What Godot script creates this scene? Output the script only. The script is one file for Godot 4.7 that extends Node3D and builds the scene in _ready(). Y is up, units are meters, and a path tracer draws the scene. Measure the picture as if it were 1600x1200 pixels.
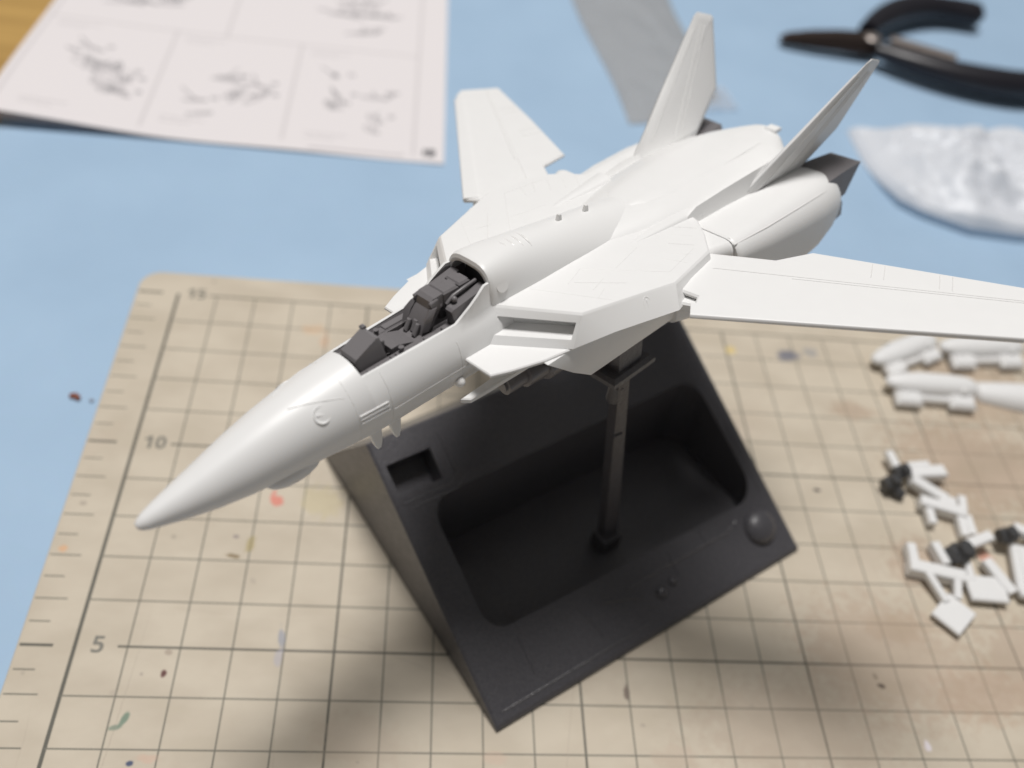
extends Node3D
# A white swing-wing jet model kit on its grey stand, on a gridded cutting mat.
# Shapes are given in centimetres and committed in metres.

const CM := 0.01
var rng := RandomNumberGenerator.new()
var taken := {}
var M := {}

# ---------------------------------------------------------------- mesh builder
class Mb:
	var v := PackedVector3Array()
	var uv := PackedVector2Array()
	var use_uv := false

	func tri(a: Vector3, b: Vector3, c: Vector3) -> void:
		v.append(a); v.append(b); v.append(c)

	func quad(a: Vector3, b: Vector3, c: Vector3, d: Vector3) -> void:
		tri(a, b, c); tri(a, c, d)

	func tri_uv(a: Vector3, b: Vector3, c: Vector3, ua: Vector2, ub: Vector2, uc: Vector2) -> void:
		use_uv = true
		tri(a, b, c)
		uv.append(ua); uv.append(ub); uv.append(uc)

	func cap(ring: PackedVector3Array, flip := false) -> void:
		var c := Vector3.ZERO
		for p in ring: c += p
		c /= ring.size()
		for i in ring.size():
			var a := ring[i]
			var b := ring[(i + 1) % ring.size()]
			if flip: tri(c, b, a)
			else: tri(c, a, b)

	func strip(a: PackedVector3Array, b: PackedVector3Array, closed := true) -> void:
		var n := a.size()
		for i in (n if closed else n - 1):
			var j := (i + 1) % n
			quad(a[i], a[j], b[j], b[i])

	func loft(rings: Array, closed := true, cap0 := true, cap1 := true) -> void:
		for i in rings.size() - 1:
			strip(rings[i], rings[i + 1], closed)
		if cap0: cap(rings[0], true)
		if cap1: cap(rings[rings.size() - 1], false)

	func tube(pts: Array, rad: Array, n := 10) -> void:
		var rings := []
		for i in pts.size():
			var d: Vector3 = (pts[mini(i + 1, pts.size() - 1)] - pts[maxi(i - 1, 0)]).normalized()
			var s: Vector3 = d.cross(Vector3.UP if absf(d.y) < 0.9 else Vector3.RIGHT).normalized()
			var u := s.cross(d)
			var ring := PackedVector3Array()
			for k in n:
				var t := TAU * k / n
				ring.append(pts[i] + (s * cos(t) + u * sin(t)) * rad[mini(i, rad.size() - 1)])
			rings.append(ring)
		loft(rings)

	func ball(c: Vector3, r: Vector3, n := 14, m := 9) -> void:
		var rings := []
		for i in range(1, m):
			var a := PI * i / m
			var ring := PackedVector3Array()
			for k in n:
				var t := TAU * k / n
				ring.append(c + Vector3(cos(t) * sin(a) * r.x, cos(a) * r.y, sin(t) * sin(a) * r.z))
			rings.append(ring)
		loft(rings, true, false, false)
		for e in 2:
			var ring: PackedVector3Array = rings[0] if e == 0 else rings[rings.size() - 1]
			var pole := c + Vector3(0, r.y if e == 0 else -r.y, 0)
			for k in n:
				if e == 0: tri(pole, ring[(k + 1) % n], ring[k])
				else: tri(pole, ring[k], ring[(k + 1) % n])

	# a box with chamfered edges; t places it
	func box(t: Transform3D, size: Vector3, bev := 0.02) -> void:
		var h := size / 2.0
		var b := minf(bev, minf(h.x, minf(h.y, h.z)) * 0.6)
		slab([Vector2(-h.x, -h.z), Vector2(h.x, -h.z), Vector2(h.x, h.z), Vector2(-h.x, h.z)], t, -h.y, h.y, b)

	static func inset(o: Array, d: float) -> Array:
		var area := 0.0
		for i in o.size():
			var a: Vector2 = o[i]
			var b: Vector2 = o[(i + 1) % o.size()]
			area += a.x * b.y - b.x * a.y
		var sgn := signf(area)
		var r := []
		for i in o.size():
			var p: Vector2 = o[i]
			var e0: Vector2 = (p - o[(i - 1 + o.size()) % o.size()]).normalized()
			var e1: Vector2 = (o[(i + 1) % o.size()] - p).normalized()
			var n0 := Vector2(-e0.y, e0.x) * sgn
			var n1 := Vector2(-e1.y, e1.x) * sgn
			var m := (n0 + n1)
			var k := maxf(m.length_squared() / 2.0, 0.35)
			r.append(p + m / k * d)
		return r

	# an outline in the local xz plane of t, between heights y0 and y1, with chamfered rims
	func slab(o: Array, t: Transform3D, y0: float, y1: float, bev := 0.02) -> void:
		var small := inset(o, bev)
		var rings := []
		for s in [[small, y0], [o, y0 + bev], [o, y1 - bev], [small, y1]]:
			var ring := PackedVector3Array()
			for p in s[0]: ring.append(t * Vector3(p.x, s[1], p.y))
			rings.append(ring)
		loft(rings, true, false, false)
		var flat := PackedVector2Array(small)
		var ix := Geometry2D.triangulate_polygon(flat)
		for e in 2:
			var ring: PackedVector3Array = rings[0] if e == 0 else rings[3]
			for i in range(0, ix.size(), 3):
				var q := [ring[ix[i]], ring[ix[i + 1]], ring[ix[i + 2]]]
				var want: Vector3 = t.basis.y * (-1.0 if e == 0 else 1.0)
				var first := (rings[1][1] - rings[1][0] as Vector3).cross(rings[2][0] - rings[1][0])
				var mid := Vector3.ZERO
				for p in rings[1]: mid += p
				mid /= rings[1].size()
				var outward := signf(poly_sign(o))
				var nn: Vector3 = (q[1] - q[0]).cross(q[2] - q[0])
				# side faces of strip(a,b) on a counter-clockwise xz outline face one way: keep the caps the same
				if nn.dot(want) * outward > 0: tri(q[0], q[2], q[1])
				else: tri(q[0], q[1], q[2])

	static func poly_sign(o: Array) -> float:
		var area := 0.0
		for i in o.size():
			var a: Vector2 = o[i]
			var b: Vector2 = o[(i + 1) % o.size()]
			area += a.x * b.y - b.x * a.y
		return -area


func commit(called: String, b: Mb, mat: Material, parent: Node3D = null, smooth := 38.0) -> MeshInstance3D:
	var n := b.v.size()
	var fn := PackedVector3Array()
	fn.resize(n / 3)
	var at := {}
	for f in n / 3:
		var c := (b.v[f * 3 + 2] - b.v[f * 3]).cross(b.v[f * 3 + 1] - b.v[f * 3])
		fn[f] = c
		for k in 3:
			var key := Vector3i((b.v[f * 3 + k] * 2000.0).round())
			if not at.has(key): at[key] = PackedInt32Array()
			at[key].append(f)
	var normals := PackedVector3Array()
	normals.resize(n)
	var lim := cos(deg_to_rad(smooth))
	var unit := PackedVector3Array()
	for c in fn: unit.append(c.normalized())
	for f in n / 3:
		for k in 3:
			var key := Vector3i((b.v[f * 3 + k] * 2000.0).round())
			var s := Vector3.ZERO
			for g in at[key]:
				if unit[g].dot(unit[f]) >= lim: s += fn[g]
			normals[f * 3 + k] = s.normalized() if s.length() > 1e-12 else unit[f]
	var pts := PackedVector3Array()
	pts.resize(n)
	for i in n: pts[i] = b.v[i] * CM
	var arr := []
	arr.resize(Mesh.ARRAY_MAX)
	arr[Mesh.ARRAY_VERTEX] = pts
	arr[Mesh.ARRAY_NORMAL] = normals
	if b.use_uv: arr[Mesh.ARRAY_TEX_UV] = b.uv
	var mesh := ArrayMesh.new()
	mesh.add_surface_from_arrays(Mesh.PRIMITIVE_TRIANGLES, arr)
	var o := MeshInstance3D.new()
	o.mesh = mesh
	o.material_override = mat
	o.name = called
	if parent: parent.add_child(o, true)
	else:
		o.name = numbered(called)
		add_child(o, true)
	return o


func numbered(called: String) -> String:
	var k: int = taken.get(called, 0)
	taken[called] = k + 1
	return called if k == 0 else "%s_%03d" % [called, k]


func thing(called: String, label: String, category: String, at := Vector3.ZERO, turn := 0.0, group := "") -> Node3D:
	var o := Node3D.new()
	o.name = numbered(called)
	add_child(o)
	o.position = at * CM
	o.rotation.y = turn
	tag(o, label, category, group)
	return o


func tag(o: Node3D, label: String, category: String, group := "") -> void:
	o.set_meta("label", label)
	o.set_meta("category", category)
	if group: o.set_meta("group", group)


func noise_tex(freq: float, seed_: int, lo: Color, hi: Color, size := 512, octaves := 4, a := 0.0, b := 1.0) -> NoiseTexture2D:
	var n := FastNoiseLite.new()
	n.seed = seed_
	n.noise_type = FastNoiseLite.TYPE_SIMPLEX_SMOOTH
	n.frequency = freq
	n.fractal_octaves = octaves
	var g := Gradient.new()
	g.offsets = PackedFloat32Array([a, b])
	g.colors = PackedColorArray([lo, hi])
	var t := NoiseTexture2D.new()
	t.width = size
	t.height = size
	t.seamless = true
	t.noise = n
	t.color_ramp = g
	return t


func lin(r: float, g: float, b: float, a := 1.0) -> Color:
	var c := Color(r, g, b).linear_to_srgb()
	c.a = a
	return c


func plain_mat(c: Color, rough: float, spec := 0.5) -> StandardMaterial3D:
	var m := StandardMaterial3D.new()
	m.albedo_color = c
	m.roughness = rough
	m.metallic_specular = spec
	return m


func grainy(c: Color, rough: float, freq: float, seed_: int, amount := 0.12, tile := 40.0) -> StandardMaterial3D:
	var m := plain_mat(c, 1.0)
	m.uv1_triplanar = true
	m.uv1_scale = Vector3.ONE * tile
	m.roughness_texture = noise_tex(freq, seed_, Color(rough - amount, rough - amount, rough - amount), Color(rough + amount, rough + amount, rough + amount))
	m.albedo_texture = noise_tex(freq * 1.7, seed_ + 5, Color(0.965, 0.963, 0.96), Color(1, 1, 1))
	m.heightmap_enabled = false
	return m


# ---------------------------------------------------------------- scene
func _ready() -> void:
	rng.seed = 7
	# --- camera
	var cam := Camera3D.new()
	cam.name = "camera"
	cam.basis = Basis.from_euler(Vector3(-0.83736712, -0.1807532, 0.19564406), EULER_ORDER_YXZ)
	cam.position = Vector3(5.9739509, 17.90704728, 3.36220974) * CM
	cam.fov = 45.0625
	cam.near = 0.02
	cam.far = 20.0
	var look := CameraAttributesPhysical.new()
	look.frustum_focal_length = 12.0 / tan(deg_to_rad(45.0625) / 2.0)
	look.frustum_focus_distance = 0.148
	look.exposure_aperture = 10.0
	look.frustum_near = 0.02
	look.frustum_far = 20.0
	cam.attributes = look
	add_child(cam)
	cam.current = true
	# --- the room's air and its ceiling lamp
	var env := Environment.new()
	env.background_mode = Environment.BG_COLOR
	env.background_color = lin(0.14, 0.138, 0.135)
	env.tonemap_mode = Environment.TONE_MAPPER_LINEAR
	env.tonemap_exposure = 1.0
	env.sdfgi_enabled = true
	env.ssao_enabled = true
	env.ssil_enabled = true
	var we := WorldEnvironment.new()
	we.name = "world_environment"
	we.environment = env
	add_child(we)
	var lamp := AreaLight3D.new()
	lamp.name = "ceiling_lamp"
	lamp.area_size = Vector2(0.38, 0.38)
	lamp.light_color = Color(1.0, 0.99, 0.98)
	lamp.light_energy = 1.97
	lamp.area_range = 6.0
	lamp.shadow_enabled = true
	add_child(lamp)
	lamp.look_at_from_position(Vector3(0.0, 1.45, -0.36), Vector3(0.09, 0.05, -0.08), Vector3.FORWARD)
	materials()
	setting()
	stand()
	jet()
	parts_on_mat()
	desk_things()


func materials() -> void:
	M.white = plain_mat(lin(0.82, 0.818, 0.812), 1.0)
	M.white.uv1_triplanar = true
	M.white.uv1_scale = Vector3.ONE * 22.0
	M.white.roughness_texture = noise_tex(0.02, 11, Color(0.33, 0.33, 0.33), Color(0.46, 0.46, 0.46))
	M.panel = plain_mat(lin(0.19, 0.18, 0.185), 0.35)
	M.gloss = plain_mat(lin(0.82, 0.812, 0.80), 0.2)
	M.pale = plain_mat(lin(0.78, 0.775, 0.765), 0.42)
	M.grey = grainy(lin(0.18, 0.17, 0.176), 0.34, 0.03, 21, 0.08, 40.0)
	M.stand = grainy(lin(0.108, 0.104, 0.113), 0.34, 0.03, 41, 0.08, 25.0)
	M.stand.normal_enabled = true
	M.stand.normal_scale = 0.25
	var gn := noise_tex(0.09, 77, Color(0, 0, 0), Color(1, 1, 1), 512, 3)
	gn.color_ramp = null
	gn.as_normal_map = true
	gn.bump_strength = 4.0
	M.stand.normal_texture = gn
	M.stand.albedo_texture = noise_tex(0.11, 83, Color(0.9, 0.9, 0.9), Color(1.0, 1.0, 1.0), 512, 2, 0.3, 0.7)
	var dust: NoiseTexture2D = M.stand.albedo_texture
	dust.color_ramp.offsets = PackedFloat32Array([0.3, 0.6, 0.86, 0.92])
	dust.color_ramp.colors = PackedColorArray([Color(0.78, 0.78, 0.79), Color(0.88, 0.88, 0.88), Color(0.9, 0.9, 0.9), Color(1, 1, 1)])
	M.film = plain_mat(lin(0.55, 0.56, 0.57, 0.52), 0.28)
	M.film.transparency = BaseMaterial3D.TRANSPARENCY_ALPHA
	M.clear = plain_mat(lin(0.7, 0.72, 0.76, 0.35), 0.3)
	M.clear.transparency = BaseMaterial3D.TRANSPARENCY_ALPHA
	M.bag = plain_mat(lin(0.90, 0.91, 0.94, 0.74), 0.38)
	M.bag.transparency = BaseMaterial3D.TRANSPARENCY_ALPHA
	for f in [M.film, M.clear]:
		f.clearcoat_enabled = true
		f.clearcoat = 0.35
		f.clearcoat_roughness = 0.25
	M.joint = plain_mat(lin(0.06, 0.06, 0.062), 0.45)


# ---------------------------------------------------------------- desk, blue sheet, cutting mat
func sheet(b: Mb, x0: float, x1: float, z0: float, z1: float, y: float) -> void:
	b.tri_uv(Vector3(x0, y, z0), Vector3(x1, y, z0), Vector3(x1, y, z1), Vector2(0, 0), Vector2(1, 0), Vector2(1, 1))
	b.tri_uv(Vector3(x0, y, z0), Vector3(x1, y, z1), Vector3(x0, y, z1), Vector2(0, 0), Vector2(1, 1), Vector2(0, 1))


func rounded_rect(x0: float, x1: float, z0: float, z1: float, r: float, n := 6) -> Array:
	var o := []
	for c in [[x1 - r, z0 + r, -90.0], [x1 - r, z1 - r, 0.0], [x0 + r, z1 - r, 90.0], [x0 + r, z0 + r, 180.0]]:
		for k in n + 1:
			var a := deg_to_rad(c[2] + 90.0 * k / n)
			o.append(Vector2(c[0] + r * cos(a), c[1] + r * sin(a)))
	return o


func setting() -> void:
	var wood := plain_mat(Color(1, 1, 1), 0.5)
	wood.albedo_texture = noise_tex(0.012, 3, lin(0.40, 0.24, 0.07), lin(0.56, 0.35, 0.11))
	wood.uv1_triplanar = true
	wood.uv1_scale = Vector3(1.2, 4.0, 14.0)
	var b := Mb.new()
	b.box(Transform3D(Basis(), Vector3(12, -1.8, -25)), Vector3(160, 3.0, 120), 0.2)
	var desk := commit("desk_top", b, wood)
	desk.set_meta("kind", "structure")
	tag(desk, "light brown wooden desk top showing beyond the paper at the far left corner", "desk")

	var blue := plain_mat(lin(0.39, 0.54, 0.71), 0.6, 0.4)
	blue.albedo_texture = noise_tex(0.006, 8, Color(0.96, 0.965, 0.97), Color(1, 1, 1))
	blue.uv1_triplanar = true
	blue.uv1_scale = Vector3.ONE * 6.0
	var bn := noise_tex(0.012, 61, Color(0, 0, 0), Color(1, 1, 1), 1024, 5)
	bn.color_ramp = null
	bn.as_normal_map = true
	bn.bump_strength = 6.0
	blue.normal_enabled = true
	blue.normal_scale = 0.15
	blue.normal_texture = bn
	b = Mb.new()
	b.slab(rounded_rect(-6.9, 70, -62, 8, 0.6), Transform3D(), -0.296, -0.2, 0.02)
	var sh := commit("blue_sheet", b, blue)
	tag(sh, "pale blue desk sheet lying under the cutting mat, tools and paper", "desk pad")

	cutting_mat()


func cutting_mat() -> void:
	var x0 := -1.09
	var x1 := 29.09
	var z0 := -15.82
	var z1 := 0.9
	var mat := thing("cutting_mat", "worn beige cutting mat with a dark centimetre grid and numbers along its left edge", "cutting mat", Vector3(0, 0, 0))
	var b := Mb.new()
	b.slab(rounded_rect(x0, x1, z0, z1, 0.55), Transform3D(), -0.197, -0.004, 0.03)
	commit("mat_body", b, plain_mat(lin(0.60, 0.52, 0.42), 0.7), mat)
	# the printed face
	var w := 2048
	var s := w / (x1 - x0)
	var h := int((z1 - z0) * s)
	var im := Image.create(w, h, false, Image.FORMAT_RGB8)
	var base := lin(0.615, 0.54, 0.437)
	im.fill(base)
	var wear := FastNoiseLite.new()
	wear.seed = 4
	wear.frequency = 0.05
	# old paint and glue marks: x, z, half sizes, angle, colour, strength
	var marks := [
		[3.38, -8.61, 0.18, 0.13, 0.9, lin(0.75, 0.22, 0.17), 0.75], [3.3, -8.75, 0.06, 0.2, 0.2, lin(0.75, 0.25, 0.2), 0.6], [4.4, -8.6, 0.55, 0.45, 0.3, lin(0.58, 0.50, 0.30), 0.5],
		[2.64, -7.61, 0.07, 0.05, 0.2, lin(0.22, 0.18, 0.2), 0.6], [2.67, -7.13, 0.16, 0.05, 0.1, lin(0.2, 0.14, 0.07), 0.7], [2.98, -7.45, 0.1, 0.3, 0.2, lin(0.4, 0.32, 0.12), 0.5],
		[1.76, -4.48, 0.06, 0.085, 0.2, lin(0.12, 0.05, 0.045), 0.95], [1.36, -4.47, 0.05, 0.05, 0.0, lin(0.35, 0.3, 0.26), 0.6], [1.76, -4.93, 0.08, 0.06, 0.4, lin(0.32, 0.25, 0.2), 0.5],
		[1.24, -3.58, 0.07, 0.17, 0.3, lin(0.16, 0.24, 0.18), 0.8], [1.1, -3.42, 0.14, 0.05, -0.3, lin(0.2, 0.26, 0.2), 0.7], [1.51, -2.77, 0.07, 0.06, 0.0, lin(0.06, 0.08, 0.16), 0.9], [1.85, -2.87, 0.22, 0.1, 0.0, lin(0.75, 0.45, 0.34), 0.35],
		[3.9, -5.3, 0.08, 0.27, -0.15, lin(0.30, 0.32, 0.4), 0.65], [3.9, -4.85, 0.09, 0.2, 0.0, lin(0.5, 0.48, 0.55), 0.6], [-0.83, -7.16, 0.12, 0.09, 0.0, lin(0.85, 0.42, 0.2), 0.55],
		[16.81, -14.25, 0.36, 0.22, -0.35, lin(0.15, 0.16, 0.22), 0.75], [17.5, -14.42, 0.22, 0.18, 0.2, lin(0.3, 0.31, 0.35), 0.5], [15.13, -14.31, 0.15, 0.2, 0.0, lin(0.8, 0.6, 0.2), 0.6],
		[16.43, -9.61, 0.1, 0.07, 0.3, lin(0.05, 0.045, 0.05), 0.9], [16.57, -4.56, 0.11, 0.055, 0.25, lin(0.04, 0.035, 0.03), 0.95], [16.49, -4.76, 0.05, 0.1, -0.3, lin(0.2, 0.17, 0.13), 0.7],
		[17.16, -3.29, 0.1, 0.12, 0.0, lin(0.85, 0.8, 0.85), 0.95], [10.94, -4.3, 0.06, 0.2, 0.05, lin(0.16, 0.12, 0.1), 0.7], [20.29, -7.86, 0.2, 0.2, 0.0, lin(0.75, 0.25, 0.18), 0.5],
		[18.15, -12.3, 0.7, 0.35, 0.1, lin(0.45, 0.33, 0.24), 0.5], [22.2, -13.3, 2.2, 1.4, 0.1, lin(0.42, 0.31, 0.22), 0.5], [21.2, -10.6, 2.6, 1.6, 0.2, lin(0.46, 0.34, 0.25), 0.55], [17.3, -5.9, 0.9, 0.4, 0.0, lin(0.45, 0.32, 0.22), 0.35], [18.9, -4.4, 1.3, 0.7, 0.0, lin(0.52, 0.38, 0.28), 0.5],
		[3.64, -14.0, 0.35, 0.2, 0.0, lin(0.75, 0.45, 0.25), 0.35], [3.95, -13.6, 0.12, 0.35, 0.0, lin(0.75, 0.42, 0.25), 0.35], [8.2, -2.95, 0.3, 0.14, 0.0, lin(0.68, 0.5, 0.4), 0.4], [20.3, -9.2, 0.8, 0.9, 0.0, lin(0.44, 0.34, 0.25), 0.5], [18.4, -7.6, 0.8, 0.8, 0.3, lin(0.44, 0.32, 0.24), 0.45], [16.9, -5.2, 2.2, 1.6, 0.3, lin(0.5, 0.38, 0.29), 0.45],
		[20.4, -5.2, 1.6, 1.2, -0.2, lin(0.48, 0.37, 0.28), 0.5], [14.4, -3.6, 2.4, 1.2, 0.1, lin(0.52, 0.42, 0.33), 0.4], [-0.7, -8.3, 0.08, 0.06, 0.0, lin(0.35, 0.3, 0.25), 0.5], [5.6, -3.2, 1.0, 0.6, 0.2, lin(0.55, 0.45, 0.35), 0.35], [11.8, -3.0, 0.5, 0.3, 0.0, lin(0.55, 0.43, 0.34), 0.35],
	]
	for k in 60:
		var r := rng.randf_range(0.025, 0.07)
		var tone := rng.randf_range(0.15, 0.5)
		marks.append([rng.randf_range(-1, 26), rng.randf_range(-15.6, 0.5), r * rng.randf_range(0.6, 2.0), r, rng.randf_range(-1.5, 1.5), lin(tone * 1.1, tone * 0.95, tone * 0.8), rng.randf_range(0.15, 0.5)])
	for k in 26:
		marks.append([rng.randf_range(-1, 26), rng.randf_range(-15.6, 0.5), rng.randf_range(0.4, 1.5), rng.randf_range(0.25, 0.8), rng.randf_range(-1.5, 1.5), lin(0.52, 0.43, 0.34), rng.randf_range(0.06, 0.18)])
	# grid
	var ink := lin(0.20, 0.19, 0.155)
	var dark_ink := lin(0.135, 0.13, 0.105)
	for c in range(0, 29):
		var t := 0.046 if c % 5 == 0 else 0.032
		if c == 0: t = 0.075
		im.fill_rect(Rect2i(int((c - t / 2 - x0) * s), int((-15.0 - z0) * s), maxi(2, int(round(t * s))), int(15.0 * s)), dark_ink if c % 5 == 0 else ink)
	for r in range(0, 16):
		var t := 0.045 if r % 5 == 0 else 0.032
		var from := 0.8 if r % 5 == 0 and r > 0 else 0.0
		im.fill_rect(Rect2i(int((from - x0) * s), int((-r - t / 2 - z0) * s), int((28.0 - from) * s), maxi(2, int(round(t * s)))), dark_ink if r % 5 == 0 else ink)
		var tt := 0.055 if r % 5 == 0 else 0.035
		im.fill_rect(Rect2i(int((-1.02 - x0) * s), int((-r - tt / 2 - z0) * s), int(0.62 * s), int(round(tt * s))), dark_ink if r % 5 == 0 else ink)
		if r < 15:
			im.fill_rect(Rect2i(int((-1.0 - x0) * s), int((-r - 0.5 - 0.015 - z0) * s), int(0.4 * s), 2), ink)
	for k in 70:
		var p0 := Vector2(rng.randf_range(0, w), rng.randf_range(0, h))
		var dir := Vector2.from_angle(rng.randf_range(0, TAU) if k % 3 == 0 else rng.randf_range(-0.12, 0.12) + (PI / 2 if k % 2 == 0 else 0.0))
		var ln := rng.randf_range(40, 420)
		var tone := lin(0.70, 0.63, 0.54) if k % 3 == 1 else lin(0.36, 0.30, 0.24)
		var al := rng.randf_range(0.12, 0.4)
		for i in int(ln):
			var p := p0 + dir * i + dir.orthogonal() * 3.0 * sin(i / ln * PI)
			if p.x >= 0 and p.y >= 0 and p.x < w and p.y < h:
				im.set_pixel(int(p.x), int(p.y), im.get_pixel(int(p.x), int(p.y)).lerp(tone, al * sin(i / ln * PI)))
	for mk in marks:
		var cx: float = (mk[0] - x0) * s
		var cy: float = (mk[1] - z0) * s
		var reach: float = maxf(mk[2], mk[3]) * 1.5 * s
		var ca := cos(mk[4])
		var sa := sin(mk[4])
		for y in range(maxi(0, int(cy - reach)), mini(h, int(cy + reach) + 1)):
			for x in range(maxi(0, int(cx - reach)), mini(w, int(cx + reach) + 1)):
				var dx := (x - cx) / s
				var dy := (y - cy) / s
				var e := sqrt(pow((dx * ca + dy * sa) / mk[2], 2) + pow((dy * ca - dx * sa) / mk[3], 2))
				e += wear.get_noise_2d(x * 0.9 + mk[0] * 50.0, y * 0.9) * 0.55
				var a: float = mk[6] * smoothstep(1.15, 0.55, e)
				if a > 0.004:
					im.set_pixel(x, y, im.get_pixel(x, y).lerp(mk[5], a))
	var face := plain_mat(Color(1, 1, 1), 0.62, 0.4)
	face.albedo_texture = ImageTexture.create_from_image(im)
	face.texture_repeat = false
	face.detail_enabled = true
	face.detail_blend_mode = BaseMaterial3D.BLEND_MODE_MUL
	face.detail_uv_layer = BaseMaterial3D.DETAIL_UV_1
	face.detail_albedo = noise_tex(0.012, 17, Color(0.955, 0.95, 0.945), Color(1, 1, 1), 1024, 6, 0.25, 0.75)
	b = Mb.new()
	var o := rounded_rect(x0 + 0.03, x1 - 0.03, z0 + 0.03, z1 - 0.03, 0.52)
	var ix := Geometry2D.triangulate_polygon(PackedVector2Array(o))
	for i in range(0, ix.size(), 3):
		var q := []
		for k in 3: q.append(o[ix[i + k]])
		if (q[1] - q[0]).cross(q[2] - q[0]) < 0: q = [q[0], q[2], q[1]]
		var u := []
		for p in q: u.append(Vector2((p.x - x0) / (x1 - x0), (p.y - z0) / (z1 - z0)))
		b.tri_uv(Vector3(q[0].x, 0, q[0].y), Vector3(q[1].x, 0, q[1].y), Vector3(q[2].x, 0, q[2].y), u[0], u[1], u[2])
	commit("printed_grid", b, face, mat)
	var font := SystemFont.new()
	font.font_names = PackedStringArray(["Droid Sans"])
	font.font_weight = 600
	var inkm := plain_mat(lin(0.2, 0.19, 0.16), 0.6)
	for d in [["5", 0.42, -5.03], ["10", 0.44, -10.03], ["15", 0.46, -15.03]]:
		var t := TextMesh.new()
		t.text = d[0]
		t.font = font
		t.font_size = 48
		t.pixel_size = 0.0047 / 48.0
		t.depth = 0.00004
		t.curve_step = 1.0
		var o2 := MeshInstance3D.new()
		o2.mesh = t
		o2.material_override = inkm
		o2.name = "printed_number"
		o2.position = Vector3(d[1], 0.004, d[2]) * CM
		o2.rotation.x = -PI / 2
		mat.add_child(o2, true)


# ---------------------------------------------------------------- the display stand
const BN := Vector3(8.25, 0, -3.42)
const BE := Vector3(0.85456303, 0, -0.5193477)
const BD := Vector3(-0.5193477, 0, -0.85456303)
const SL := 0.487

func sp(a: float, d: float, off := 0.0) -> Vector3:   # a point of the sloping deck: along the near edge, up the slope (plan), off = out along the normal
	var nrm := (Vector3.UP - BD * SL).normalized()
	return BE * a + BD * d + Vector3.UP * (SL * d + 0.14) + nrm * off


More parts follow.
